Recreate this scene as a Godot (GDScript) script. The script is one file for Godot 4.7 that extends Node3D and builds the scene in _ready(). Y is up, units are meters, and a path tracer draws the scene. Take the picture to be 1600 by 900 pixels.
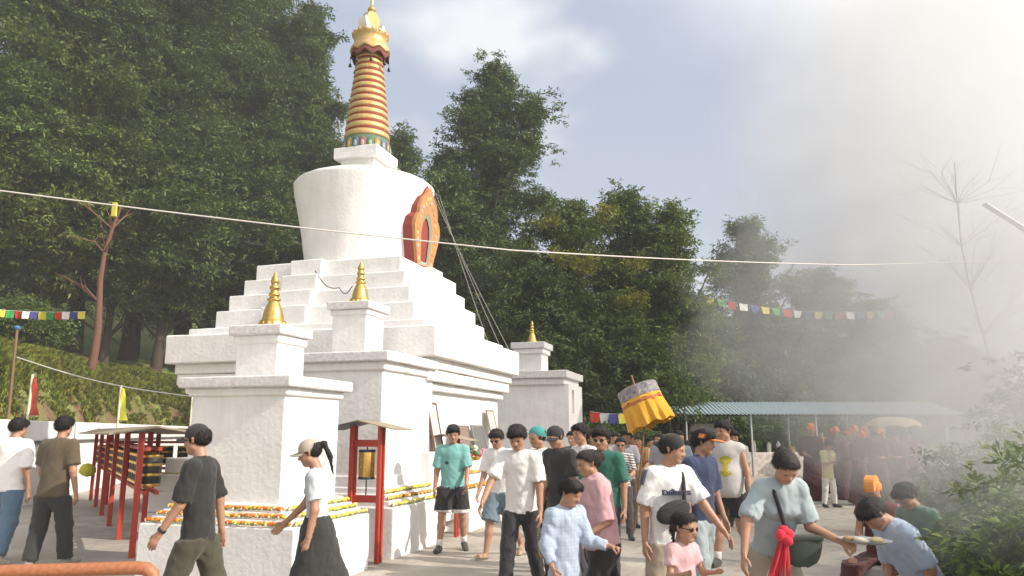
extends Node3D

# ---------------------------------------------------------------- frame of the shrine
# u runs along the shrine's front to the right, v runs into its depth, both in metres on the ground
const PHI := 0.29425
var uaxis := Vector3(cos(PHI), 0, sin(PHI))
var vaxis := Vector3(sin(PHI), 0, -cos(PHI))
var names := {}
var M := {}
var tx := {}
var rng := RandomNumberGenerator.new()
var wob := FastNoiseLite.new()

func W(u: float, v: float, y := 0.0) -> Vector3:
	return uaxis * u + vaxis * v + Vector3(0, y, 0)

func numbered(called: String) -> String:
	if not names.has(called):
		names[called] = 0
		return called
	names[called] += 1
	return "%s_%03d" % [called, names[called]]

func thing(called: String, label: String, category: String, at := Vector3.ZERO, turn := 0.0, group := "") -> Node3D:
	var o := Node3D.new()
	o.name = numbered(called)
	add_child(o)
	o.position = at
	o.rotation.y = turn
	o.set_meta("label", label)
	o.set_meta("category", category)
	if group:
		o.set_meta("group", group)
	return o

func part(parent: Node, called: String, mesh: Mesh, m: Material, at := Vector3.ZERO, turn := Vector3.ZERO) -> MeshInstance3D:
	var o := MeshInstance3D.new()
	o.name = called
	o.mesh = mesh
	o.material_override = m
	parent.add_child(o, true)
	o.position = at
	o.rotation = turn
	return o

func solo(called: String, label: String, category: String, mesh: Mesh, m: Material, at := Vector3.ZERO, turn := 0.0, group := "") -> MeshInstance3D:
	var o := MeshInstance3D.new()
	o.name = numbered(called)
	o.mesh = mesh
	o.material_override = m
	add_child(o)
	o.position = at
	o.rotation.y = turn
	o.set_meta("label", label)
	o.set_meta("category", category)
	if group:
		o.set_meta("group", group)
	return o

func setting(called: String, mesh: Mesh, m: Material) -> MeshInstance3D:
	var o := MeshInstance3D.new()
	o.name = called
	o.mesh = mesh
	o.material_override = m
	add_child(o)
	o.set_meta("kind", "structure")
	return o

# ---------------------------------------------------------------- geometry
class Geo:
	var p := PackedVector3Array()
	var n := PackedVector3Array()
	var c := PackedColorArray()
	var i := PackedInt32Array()
	var tint := Color.WHITE

	func quad(a: Vector3, b: Vector3, d: Vector3, e: Vector3) -> void:
		var m := (b - a).cross(e - a).normalized()
		var k := p.size()
		for q in [a, b, d, e]:
			p.append(q)
			n.append(m)
			c.append(tint)
		i.append_array([k, k + 2, k + 1, k, k + 3, k + 2])

	func tri(a: Vector3, b: Vector3, d: Vector3) -> void:
		var m := (b - a).cross(d - a).normalized()
		var k := p.size()
		for q in [a, b, d]:
			p.append(q)
			n.append(m)
			c.append(tint)
		i.append_array([k, k + 2, k + 1])

	# a smooth sheet through rows of points
	func sheet(rows: Array, wrap := false, flip := false) -> void:
		var h := rows.size()
		var w: int = rows[0].size()
		var k := p.size()
		var acc := PackedVector3Array()
		acc.resize(h * w)
		var idx := PackedInt32Array()
		for y in h - 1:
			for x in (w if wrap else w - 1):
				var x2 := (x + 1) % w
				var a := y * w + x
				var b := y * w + x2
				var d := (y + 1) * w + x2
				var e := (y + 1) * w + x
				var m: Vector3 = (rows[y][x2] - rows[y + 1][x]).cross(rows[y + 1][x2] - rows[y][x])
				if flip:
					idx.append_array([a, e, d, a, d, b])
				else:
					m = -m
					idx.append_array([a, d, e, a, b, d])
				for q in [a, b, d, e]:
					acc[q] += m
		for y in h:
			for x in w:
				p.append(rows[y][x])
				n.append(acc[y * w + x].normalized() if acc[y * w + x].length_squared() > 1e-14 else Vector3.UP)
				c.append(tint)
		for q in idx:
			i.append(q + k)

	func box(at: Vector3, s: Vector3, b := Basis()) -> void:
		var h := s / 2
		var q := []
		for z in [-1, 1]:
			for y in [-1, 1]:
				for x in [-1, 1]:
					q.append(at + b * Vector3(x * h.x, y * h.y, z * h.z))
		quad(q[4], q[5], q[7], q[6])
		quad(q[1], q[0], q[2], q[3])
		quad(q[5], q[1], q[3], q[7])
		quad(q[0], q[4], q[6], q[2])
		quad(q[6], q[7], q[3], q[2])
		quad(q[0], q[1], q[5], q[4])

	# box with rounded edges, optionally uneven as hand-laid plaster is
	func rbox(at: Vector3, s: Vector3, r := 0.02, rough := 0.0, noise: FastNoiseLite = null, b := Basis(), step := 0.16) -> void:
		var h := s / 2
		r = minf(r, minf(h.x, minf(h.y, h.z)) * 0.9)
		var ax := []
		for k in 3:
			var l := PackedFloat32Array([-h[k], -h[k] + r * 0.35])
			var m := maxi(1, int(ceil((2 * h[k] - 2 * r) / step))) if rough > 0.0 else 1
			for j in m + 1:
				l.append(lerpf(-h[k] + r, h[k] - r, float(j) / m))
			l.append_array([h[k] - r * 0.35, h[k]])
			ax.append(l)
		var inner := h - Vector3(r, r, r)
		for k in 3:
			var ka := (k + 1) % 3
			var kb := (k + 2) % 3
			for sgn in [-1.0, 1.0]:
				var base := p.size()
				var la: PackedFloat32Array = ax[ka]
				var lb: PackedFloat32Array = ax[kb]
				for ya in la:
					for yb in lb:
						var v := Vector3()
						v[k] = h[k] * sgn
						v[ka] = ya
						v[kb] = yb
						var q := v.clamp(-inner, inner)
						var dir := (v - q).normalized()
						v = q + dir * r
						var o := at + b * v
						if rough > 0.0:
							o += b * dir * (rough * noise.get_noise_3d(o.x * 1.0, o.y * 1.0, o.z * 1.0))
						p.append(o)
						n.append(b * dir)
						c.append(tint)
				var w := lb.size()
				for y in la.size() - 1:
					for x in w - 1:
						var a := base + y * w + x
						if sgn > 0:
							i.append_array([a, a + w + 1, a + w, a, a + 1, a + w + 1])
						else:
							i.append_array([a, a + w, a + w + 1, a, a + w + 1, a + 1])

	func lathe(at: Vector3, prof: Array, seg := 20, b := Basis()) -> void:
		var rows := []
		for q in prof:
			var ring := PackedVector3Array()
			for k in seg:
				var t := TAU * k / seg
				ring.append(at + b * Vector3(cos(t) * q.x, q.y, -sin(t) * q.x))
			rows.append(ring)
		sheet(rows, true, true)

	func tube(pts: Array, rad: Array, seg := 8, cap := true) -> void:
		var rows := []
		var side := Vector3.ZERO
		for k in pts.size():
			var d: Vector3 = (pts[mini(k + 1, pts.size() - 1)] - pts[maxi(k - 1, 0)]).normalized()
			if side == Vector3.ZERO:
				side = d.cross(Vector3.UP if absf(d.y) < 0.9 else Vector3.RIGHT).normalized()
			side = (side - d * side.dot(d)).normalized()
			var up := d.cross(side)
			var ring := PackedVector3Array()
			var r: float = rad[mini(k, rad.size() - 1)]
			for j in seg:
				var t := TAU * j / seg
				ring.append(pts[k] + (side * cos(t) + up * sin(t)) * r)
			rows.append(ring)
		if cap:
			var first := PackedVector3Array()
			var last := PackedVector3Array()
			for j in seg:
				first.append(pts[0])
				last.append(pts[pts.size() - 1])
			rows.push_front(first)
			rows.append(last)
		sheet(rows, true, true)

	# outline in the xy plane (counter-clockwise), pushed out along z
	func prism(outline: PackedVector2Array, z0: float, z1: float, xf := Transform3D()) -> void:
		var t := Geometry2D.triangulate_polygon(outline)
		for k in range(0, t.size(), 3):
			var a := outline[t[k]]
			var b := outline[t[k + 1]]
			var d := outline[t[k + 2]]
			if (b - a).cross(d - a) < 0:
				var e := b
				b = d
				d = e
			tri(xf * Vector3(a.x, a.y, z1), xf * Vector3(b.x, b.y, z1), xf * Vector3(d.x, d.y, z1))
			tri(xf * Vector3(a.x, a.y, z0), xf * Vector3(d.x, d.y, z0), xf * Vector3(b.x, b.y, z0))
		for k in outline.size():
			var a := outline[k]
			var b := outline[(k + 1) % outline.size()]
			quad(xf * Vector3(a.x, a.y, z0), xf * Vector3(b.x, b.y, z0), xf * Vector3(b.x, b.y, z1), xf * Vector3(a.x, a.y, z1))

	func ball(at: Vector3, r: Vector3, seg := 8, b := Basis()) -> void:
		var rows := []
		var m := maxi(3, seg / 2)
		for y in m + 1:
			var f := PI * y / m
			var ring := PackedVector3Array()
			for x in seg:
				var t := TAU * x / seg
				ring.append(at + b * (Vector3(sin(f) * cos(t), -cos(f), -sin(f) * sin(t)) * r))
			rows.append(ring)
		sheet(rows, true, true)

	func mesh() -> ArrayMesh:
		var a := []
		a.resize(Mesh.ARRAY_MAX)
		a[Mesh.ARRAY_VERTEX] = p
		a[Mesh.ARRAY_NORMAL] = n
		a[Mesh.ARRAY_COLOR] = c
		a[Mesh.ARRAY_INDEX] = i
		var m := ArrayMesh.new()
		m.add_surface_from_arrays(Mesh.PRIMITIVE_TRIANGLES, a)
		return m

# ---------------------------------------------------------------- materials
func lin(r: float, g: float, b: float) -> Color:
	return Color(r, g, b).linear_to_srgb()

func mat(r: float, g: float, b: float, rough := 0.8, metal := 0.0) -> StandardMaterial3D:
	var m := StandardMaterial3D.new()
	m.albedo_color = lin(r, g, b)
	m.roughness = rough
	m.metallic = metal
	return m

func noise_tex(key: String, freq: float, octaves: int, lo: Color, hi: Color, normal := false, bump := 4.0, kind := FastNoiseLite.TYPE_SIMPLEX_SMOOTH, size := 512) -> NoiseTexture2D:
	var f := FastNoiseLite.new()
	f.noise_type = kind
	f.frequency = freq
	f.fractal_octaves = octaves
	f.seed = key.hash() % 1000
	var t := NoiseTexture2D.new()
	t.width = size
	t.height = size
	t.seamless = true
	t.noise = f
	if normal:
		t.as_normal_map = true
		t.bump_strength = bump
	else:
		var g := Gradient.new()
		g.set_color(0, lo)
		g.set_color(1, hi)
		t.color_ramp = g
	tx[key] = t
	return t

func surfaced(m: StandardMaterial3D, color_tex: Texture2D, normal_tex: Texture2D, scale: float, strength := 1.0) -> StandardMaterial3D:
	m.uv1_triplanar = true
	m.uv1_world_triplanar = true
	m.uv1_scale = Vector3.ONE * scale
	if color_tex:
		m.albedo_texture = color_tex
	if normal_tex:
		m.normal_enabled = true
		m.normal_texture = normal_tex
		m.normal_scale = strength
	return m

func tinted(m: StandardMaterial3D) -> StandardMaterial3D:
	m.vertex_color_use_as_albedo = true
	return m

func leaf_material(r: float, g: float, b: float) -> StandardMaterial3D:
	var m := tinted(mat(r, g, b, 0.55))
	m.cull_mode = BaseMaterial3D.CULL_DISABLED
	m.backlight_enabled = true
	m.backlight = lin(0.35, 0.42, 0.12)
	return m

func make_materials() -> void:
	var white_stain := noise_tex("stain", 0.006, 5, lin(0.86, 0.85, 0.845), lin(1, 1, 1))
	var trowel := noise_tex("trowel", 0.035, 5, Color.BLACK, Color.WHITE, true, 7.0)
	M.plaster = surfaced(mat(0.83, 0.82, 0.815, 0.85), white_stain, trowel, 0.7, 0.22)
	var streak := noise_tex("streak", 0.02, 5, lin(0.87, 0.86, 0.845), lin(1, 1, 1))
	M.plaster.detail_enabled = true
	M.plaster.detail_blend_mode = BaseMaterial3D.BLEND_MODE_MUL
	M.plaster.detail_albedo = streak
	M.plaster.detail_uv_layer = BaseMaterial3D.DETAIL_UV_2
	M.plaster.uv2_triplanar = true
	M.plaster.uv2_world_triplanar = true
	M.plaster.uv2_scale = Vector3(1.3, 0.11, 1.3)
	M.weathered = surfaced(mat(0.76, 0.74, 0.735, 0.88), noise_tex("weathering", 0.022, 6, lin(0.62, 0.61, 0.60), lin(1, 1, 1)), trowel, 1.1, 0.25)
	var dirt := noise_tex("dirt", 0.012, 5, lin(0.55, 0.5, 0.44), lin(1, 1, 1))
	M.old_plaster = surfaced(mat(0.72, 0.68, 0.65, 0.9), dirt, trowel, 0.9, 0.4)
	M.gold = surfaced(mat(0.78, 0.52, 0.16, 0.34, 1.0), noise_tex("tarnish", 0.02, 4, lin(0.55, 0.5, 0.42), lin(1, 1, 1)), noise_tex("hammer", 0.05, 2, Color.BLACK, Color.WHITE, true, 2.0), 2.5, 0.5)
	M.gold_paint = surfaced(mat(0.66, 0.47, 0.20, 0.45, 0.45), tx.tarnish, tx.hammer, 2.0, 0.5)
	M.red_paint = surfaced(mat(0.50, 0.055, 0.03, 0.5), noise_tex("chips", 0.03, 5, lin(0.6, 0.5, 0.45), lin(1, 1, 1)), tx.trowel, 2.0, 0.3)
	M.red_dull = surfaced(mat(0.30, 0.045, 0.03, 0.7), tx.chips, null, 2.0)
	M.orange_pipe = surfaced(mat(0.42, 0.17, 0.075, 0.5), tx.chips, tx.hammer, 3.0, 0.25)
	M.concrete = surfaced(mat(0.40, 0.365, 0.32, 0.9), noise_tex("ground_patches", 0.008, 6, lin(0.66, 0.64, 0.62), lin(1, 1, 1), false, 4.0, FastNoiseLite.TYPE_SIMPLEX_SMOOTH, 1024), noise_tex("ground_grain", 0.06, 4, Color.BLACK, Color.WHITE, true, 5.0), 0.09, 0.35)
	M.soil = tinted(surfaced(mat(1, 1, 1, 0.95), noise_tex("soil", 0.03, 5, lin(0.55, 0.55, 0.55), lin(1, 1, 1)), noise_tex("soil_relief", 0.03, 5, Color.BLACK, Color.WHITE, true, 12.0), 0.35, 1.0))
	M.bark = surfaced(mat(0.10, 0.075, 0.055, 0.95), noise_tex("bark", 0.04, 5, lin(0.45, 0.42, 0.4), lin(1, 1, 1)), tx.soil_relief, 1.2, 1.0)
	M.red_bark = surfaced(mat(0.22, 0.10, 0.065, 0.9), tx.bark, tx.soil_relief, 1.5, 1.0)
	M.leaf = leaf_material(0.098, 0.138, 0.040)
	M.tan_sheet = surfaced(mat(0.36, 0.30, 0.22, 0.65), tx.dirt, tx.hammer, 1.5, 0.4)
	M.grey_sheet = surfaced(mat(0.13, 0.14, 0.15, 0.6), tx.dirt, null, 1.5)
	M.blue_roof = surfaced(mat(0.42, 0.55, 0.63, 0.5), tx.dirt, null, 0.6)
	M.black = mat(0.018, 0.017, 0.016, 0.55)
	M.dark_metal = mat(0.05, 0.05, 0.055, 0.5, 0.6)
	M.steel = mat(0.45, 0.46, 0.47, 0.4, 0.7)
	M.wire = mat(0.26, 0.25, 0.24, 0.6)
	M.rope = mat(0.60, 0.57, 0.53, 0.85)
	M.flower = tinted(mat(1, 1, 1, 0.8))
	M.tinted = tinted(mat(1, 1, 1, 0.75))
	M.wood = surfaced(mat(0.25, 0.15, 0.08, 0.7), tx.bark, null, 2.0)
	M.cloth = tinted(surfaced(mat(1, 1, 1, 0.9), noise_tex("cloth", 0.05, 4, lin(0.82, 0.82, 0.82), lin(1, 1, 1)), noise_tex("weave", 0.09, 3, Color.BLACK, Color.WHITE, true, 3.0), 5.0, 0.5))
	M.cloth.rim_enabled = true
	M.cloth.rim = 0.25
	M.skin = tinted(mat(1, 1, 1, 0.5))
	M.skin.subsurf_scatter_enabled = true
	M.skin.subsurf_scatter_strength = 0.08
	M.hair = tinted(surfaced(mat(1, 1, 1, 0.75), noise_tex("hair", 0.09, 4, lin(0.6, 0.6, 0.6), lin(1, 1, 1)), tx.weave, 6.0, 0.8))
	M.lens = mat(0.012, 0.011, 0.011, 0.12)

# ---------------------------------------------------------------- figures
# A bone: {g group, a, b ends, ra, rb radii, k blend, ax flatten axis, fs flatten factor, cut array of [normal, offset], hollow}
func bone(g: int, a: Vector3, b: Vector3, ra: float, rb: float, k := 0.03, ax := Vector3.ZERO, fs := 0.0, cut := [], hollow := false) -> Dictionary:
	return {g = g, a = a, b = b, ra = ra, rb = rb, k = k, ax = ax, fs = fs, cut = cut, hollow = hollow}

# fields of the bones on a grid, meshed as surface nets; returns group -> [points, normals, indices]
func nets(bones: Array, cell: float, groups: int, wrinkle: Array, seed_: int, fine := Vector3(9, 6, 9)) -> Array:
	var lo := Vector3.ONE * 1e9
	var hi := -lo
	for q in bones:
		if q.hollow:
			continue
		var r: float = maxf(q.ra, q.rb) + cell * 2.5
		lo = lo.min(q.a - Vector3.ONE * r).min(q.b - Vector3.ONE * r)
		hi = hi.max(q.a + Vector3.ONE * r).max(q.b + Vector3.ONE * r)
	var nx := int((hi.x - lo.x) / cell) + 2
	var ny := int((hi.y - lo.y) / cell) + 2
	var nz := int((hi.z - lo.z) / cell) + 2
	var total := nx * ny * nz
	var fields := []
	for g in groups:
		var f := PackedFloat32Array()
		f.resize(total)
		f.fill(9.0)
		fields.append(f)
	for q in bones:
		var a: Vector3 = q.a
		var ax: Vector3 = q.ax
		var fs: float = q.fs
		var ba: Vector3 = q.b - a
		if fs != 0.0:
			ba += ax * (ba.dot(ax) * fs)
		var inv := 1.0 / maxf(ba.length_squared(), 1e-9)
		var ra: float = q.ra
		var dr: float = q.rb - q.ra
		var k: float = q.k
		var cut: Array = q.cut
		var hollow: bool = q.hollow
		var f: PackedFloat32Array = fields[q.g]
		var m := maxf(q.ra, q.rb) + maxf(cell * 2.0, k * 0.6)
		var b0: Vector3 = (a.min(q.b) - Vector3.ONE * m - lo) / cell
		var b1: Vector3 = (a.max(q.b) + Vector3.ONE * m - lo) / cell
		var x0 := maxi(0, int(b0.x))
		var x1 := mini(nx - 1, int(b1.x) + 1)
		var y0 := maxi(0, int(b0.y))
		var y1 := mini(ny - 1, int(b1.y) + 1)
		var z0 := maxi(0, int(b0.z))
		var z1 := mini(nz - 1, int(b1.z) + 1)
		var nc := cut.size()
		for z in range(z0, z1 + 1):
			for y in range(y0, y1 + 1):
				var at := (z * ny + y) * nx
				var pt := lo + Vector3(x0, y, z) * cell
				for x in range(x0, x1 + 1):
					var pa := pt - a
					if fs != 0.0:
						pa += ax * (pa.dot(ax) * fs)
					var t := clampf(pa.dot(ba) * inv, 0.0, 1.0)
					var d := (pa - ba * t).length() - ra - dr * t
					if nc:
						for w in cut:
							d = maxf(d, pt.dot(w[0]) - w[1])
					var o := f[at + x]
					if hollow:
						if -d > o:
							f[at + x] = -d
					elif o - d >= k:
						f[at + x] = d
					elif d - o < k:
						var e := 0.5 + 0.5 * (o - d) / k
						f[at + x] = lerpf(o, d, e) - k * e * (1.0 - e)
					pt.x += cell
		fields[q.g] = f
	var wr := FastNoiseLite.new()
	wr.seed = seed_
	wr.frequency = 1.0
	wr.fractal_octaves = 2
	if fine.y < 10.0:
		wr.fractal_type = FastNoiseLite.FRACTAL_RIDGED
	var u := PackedFloat32Array()
	var who := PackedByteArray()
	u.resize(total)
	u.fill(9.0)
	who.resize(total)
	for g in groups:
		var f: PackedFloat32Array = fields[g]
		var amp: float = wrinkle[g]
		for j in total:
			var d := f[j]
			if d < 0.05:
				if amp > 0.0 and d > -0.05:
					var x := j % nx
					var y := (j / nx) % ny
					var z := j / (nx * ny)
					d += amp * wr.get_noise_3d((lo.x + x * cell) * fine.x, (lo.y + y * cell) * fine.y + (lo.x + x * cell) * 0.5 * fine.x, (lo.z + z * cell) * fine.z)
				if d < u[j]:
					u[j] = d
					who[j] = g
	# surface nets
	var vert := PackedInt32Array()
	vert.resize(total)
	vert.fill(-1)
	var pts := PackedVector3Array()
	var corner := [0, 1, nx, nx + 1, nx * ny, nx * ny + 1, nx * ny + nx, nx * ny + nx + 1]
	var cpos := [Vector3(0, 0, 0), Vector3(1, 0, 0), Vector3(0, 1, 0), Vector3(1, 1, 0), Vector3(0, 0, 1), Vector3(1, 0, 1), Vector3(0, 1, 1), Vector3(1, 1, 1)]
	var edges := [[0, 1], [2, 3], [4, 5], [6, 7], [0, 2], [1, 3], [4, 6], [5, 7], [0, 4], [1, 5], [2, 6], [3, 7]]
	var far := cell * 3.4
	for z in nz - 1:
		for y in ny - 1:
			var row := (z * ny + y) * nx
			for x in nx - 1:
				var j := row + x
				if absf(u[j]) > far:
					continue
				var inside := 0
				for k in 8:
					if u[j + corner[k]] < 0.0:
						inside += 1
				if inside == 0 or inside == 8:
					continue
				var s := Vector3.ZERO
				var cnt := 0
				for e in edges:
					var da := u[j + corner[e[0]]]
					var db := u[j + corner[e[1]]]
					if (da < 0.0) != (db < 0.0):
						var ca: Vector3 = cpos[e[0]]
						s += ca.lerp(cpos[e[1]], da / (da - db))
						cnt += 1
				vert[j] = pts.size()
				pts.append(lo + (Vector3(x, y, z) + s / cnt) * cell)
	var quads := []
	for g in groups:
		quads.append(PackedInt32Array())
	var nrm := PackedVector3Array()
	nrm.resize(pts.size())
	var step := [1, nx, nx * ny]
	for z in range(1, nz - 1):
		for y in range(1, ny - 1):
			var row := (z * ny + y) * nx
			for x in range(1, nx - 1):
				var j := row + x
				var da := u[j]
				if absf(da) > far:
					continue
				for ax in 3:
					var db: float = u[j + step[ax]]
					if (da < 0.0) == (db < 0.0):
						continue
					var s1: int = step[(ax + 1) % 3]
					var s2: int = step[(ax + 2) % 3]
					var v0 := vert[j]
					var v1 := vert[j - s1]
					var v2 := vert[j - s1 - s2]
					var v3 := vert[j - s2]
					if v0 < 0 or v1 < 0 or v2 < 0 or v3 < 0:
						continue
					var g: int = who[j] if da < 0.0 else who[j + step[ax]]
					if da > 0.0:
						var t := v1
						v1 = v3
						v3 = t
					var m := (pts[v2] - pts[v0]).cross(pts[v3] - pts[v1])
					nrm[v0] += m
					nrm[v1] += m
					nrm[v2] += m
					nrm[v3] += m
					quads[g].append_array([v0, v2, v1, v0, v3, v2])
	var out := []
	for g in groups:
		var q: PackedInt32Array = quads[g]
		var map := {}
		var gp := PackedVector3Array()
		var gn := PackedVector3Array()
		var gi := PackedInt32Array()
		for v in q:
			if not map.has(v):
				map[v] = gp.size()
				gp.append(pts[v])
				gn.append(nrm[v].normalized())
			gi.append(map[v])
		out.append([gp, gn, gi])
	return out

# ---- heads and hands, made once and shared
var heads := {}
var hands := {}

func head_bones(kind: String) -> Array:
	var b := []
	var w := 0.079
	b.append(bone(0, Vector3(0, 0.145, -0.034), Vector3(0, 0.150, 0.018), w, w - 0.002, 0.03))
	b.append(bone(0, Vector3(0, 0.110, 0.032), Vector3(0, 0.032, 0.056), 0.060, 0.033, 0.045))
	b.append(bone(0, Vector3(0.034, 0.082, 0.050), Vector3(-0.034, 0.082, 0.050), 0.033, 0.033, 0.03))
	b.append(bone(0, Vector3(0.05, 0.055, 0.01), Vector3(0.018, 0.028, 0.055), 0.026, 0.024, 0.03))
	b.append(bone(0, Vector3(-0.05, 0.055, 0.01), Vector3(-0.018, 0.028, 0.055), 0.026, 0.024, 0.03))
	b.append(bone(0, Vector3(0.034, 0.130, 0.080), Vector3(-0.034, 0.130, 0.080), 0.013, 0.013, 0.02))
	for s in [-1.0, 1.0]:
		b.append(bone(0, Vector3(s * 0.032, 0.113, 0.100), Vector3(s * 0.034, 0.113, 0.100), 0.017, 0.017, 0.0, Vector3.ZERO, 0.0, [], true))
		b.append(bone(0, Vector3(s * 0.032, 0.114, 0.076), Vector3(s * 0.033, 0.114, 0.076), 0.0145, 0.0145, 0.004))
		b.append(bone(0, Vector3(s * 0.081, 0.094, -0.008), Vector3(s * 0.084, 0.125, -0.014), 0.009, 0.014, 0.01))
	b.append(bone(0, Vector3(0, 0.122, 0.088), Vector3(0, 0.086, 0.108), 0.009, 0.0135, 0.012))
	b.append(bone(0, Vector3(0.012, 0.082, 0.098), Vector3(-0.012, 0.082, 0.098), 0.010, 0.010, 0.01))
	b.append(bone(0, Vector3(0.017, 0.057, 0.087), Vector3(-0.017, 0.057, 0.087), 0.010, 0.010, 0.008))
	b.append(bone(0, Vector3(0, 0.06, -0.012), Vector3(0, -0.09, -0.03), 0.053, 0.058, 0.03))
	# hair
	var line := [[Vector3(0, -0.8, 0.6), -0.100]]
	if kind == "short" or kind == "thick" or kind == "bun" or kind == "tail" or kind == "child" or kind == "pigtails":
		var e := 0.014 if kind != "thick" else 0.019
		b.append(bone(1, Vector3(0, 0.146, -0.036), Vector3(0, 0.152, 0.020), w + e, w + e - 0.002, 0.01, Vector3.ZERO, 0.0, line))
		if kind in ["short", "thick", "child"]:
			b.append(bone(1, Vector3(-0.040, 0.188, 0.062), Vector3(0.036, 0.196, 0.060), 0.030 + e * 0.6, 0.026 + e * 0.6, 0.03))
			b.append(bone(1, Vector3(0.07, 0.135, 0.0), Vector3(0.074, 0.165, 0.02), 0.018, 0.02, 0.02))
			b.append(bone(1, Vector3(-0.07, 0.135, 0.0), Vector3(-0.074, 0.165, 0.02), 0.018, 0.02, 0.02))
			b.append(bone(1, Vector3(-0.03, 0.215, -0.01), Vector3(0.03, 0.215, -0.01), 0.028 + e * 0.6, 0.028 + e * 0.6, 0.04))
	if kind == "bun":
		b.append(bone(1, Vector3(0, 0.150, -0.135), Vector3(0.002, 0.152, -0.135), 0.036, 0.036, 0.02))
	if kind == "tail":
		b.append(bone(1, Vector3(0, 0.165, -0.110), Vector3(0, 0.150, -0.150), 0.022, 0.024, 0.02))
		b.append(bone(1, Vector3(0, 0.150, -0.150), Vector3(0, 0.00, -0.150), 0.026, 0.022, 0.02))
		b.append(bone(1, Vector3(0, 0.00, -0.150), Vector3(0, -0.12, -0.120), 0.022, 0.008, 0.02))
	if kind == "pigtails":
		for s in [-1.0, 1.0]:
			b.append(bone(1, Vector3(s * 0.075, 0.14, -0.05), Vector3(s * 0.105, 0.10, -0.05), 0.020, 0.022, 0.02))
			b.append(bone(1, Vector3(s * 0.105, 0.10, -0.05), Vector3(s * 0.10, -0.01, -0.03), 0.022, 0.009, 0.02))
	if kind == "undercap":
		b.append(bone(1, Vector3(0, 0.140, -0.040), Vector3(0, 0.140, -0.002), w + 0.008, w + 0.006, 0.01, Vector3.ZERO, 0.0, [[Vector3(0, -0.72, 0.69), -0.060], [Vector3(0, 1, 0), 0.19]]))
	if kind == "undercaptail":
		b.append(bone(1, Vector3(0, 0.140, -0.040), Vector3(0, 0.140, -0.002), w + 0.008, w + 0.006, 0.01, Vector3.ZERO, 0.0, [[Vector3(0, -0.72, 0.69), -0.070], [Vector3(0, 1, 0), 0.19]]))
		b.append(bone(1, Vector3(0, 0.165, -0.115), Vector3(0, 0.160, -0.155), 0.018, 0.022, 0.02))
		b.append(bone(1, Vector3(0, 0.160, -0.155), Vector3(0, 0.03, -0.175), 0.024, 0.022, 0.02))
		b.append(bone(1, Vector3(0, 0.03, -0.175), Vector3(0, -0.14, -0.16), 0.022, 0.007, 0.02))
	if kind == "shaved":
		b.append(bone(1, Vector3(0, 0.145, -0.035), Vector3(0, 0.151, 0.018), w + 0.0035, w + 0.0015, 0.01, Vector3.ZERO, 0.0, line))
	return b

# hand: wrist at the origin, fingers along -y, palm towards -x, thumb towards +z
func hand_bones(curl: float) -> Array:
	var b := []
	b.append(bone(0, Vector3(0, -0.012, 0), Vector3(0, -0.080, 0.0), 0.026, 0.034, 0.02, Vector3.RIGHT, 1.15))
	b.append(bone(0, Vector3(0, 0.05, 0), Vector3(0, -0.02, 0), 0.027, 0.025, 0.02, Vector3.RIGHT, 0.25))
	var spots := [[0.028, 0.074], [0.010, 0.082], [-0.009, 0.078], [-0.027, 0.062]]
	for k in 4:
		var z: float = spots[k][0]
		var l: float = spots[k][1]
		var c1 := curl * (0.7 + 0.12 * k)
		var c2 := c1 + curl * 1.1
		var p0 := Vector3(0, -0.085 + absf(z) * 0.25, z)
		var p1 := p0 + Vector3(-sin(c1), -cos(c1), z * 1.2) * l * 0.5
		var p2 := p1 + Vector3(-sin(c2), -cos(c2), z * 0.4) * l * 0.5
		b.append(bone(0, p0, p1, 0.0098, 0.0092, 0.004))
		b.append(bone(0, p1, p2, 0.0092, 0.0078, 0.003))
	var t0 := Vector3(-0.004, -0.030, 0.020)
	var t1 := t0 + Vector3(-0.014 - 0.01 * curl, -0.030, 0.026)
	var t2 := t1 + Vector3(-0.010 - 0.012 * curl, -0.030, 0.006)
	b.append(bone(0, t0, t1, 0.014, 0.011, 0.01))
	b.append(bone(0, t1, t2, 0.011, 0.0085, 0.003))
	return b

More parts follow.
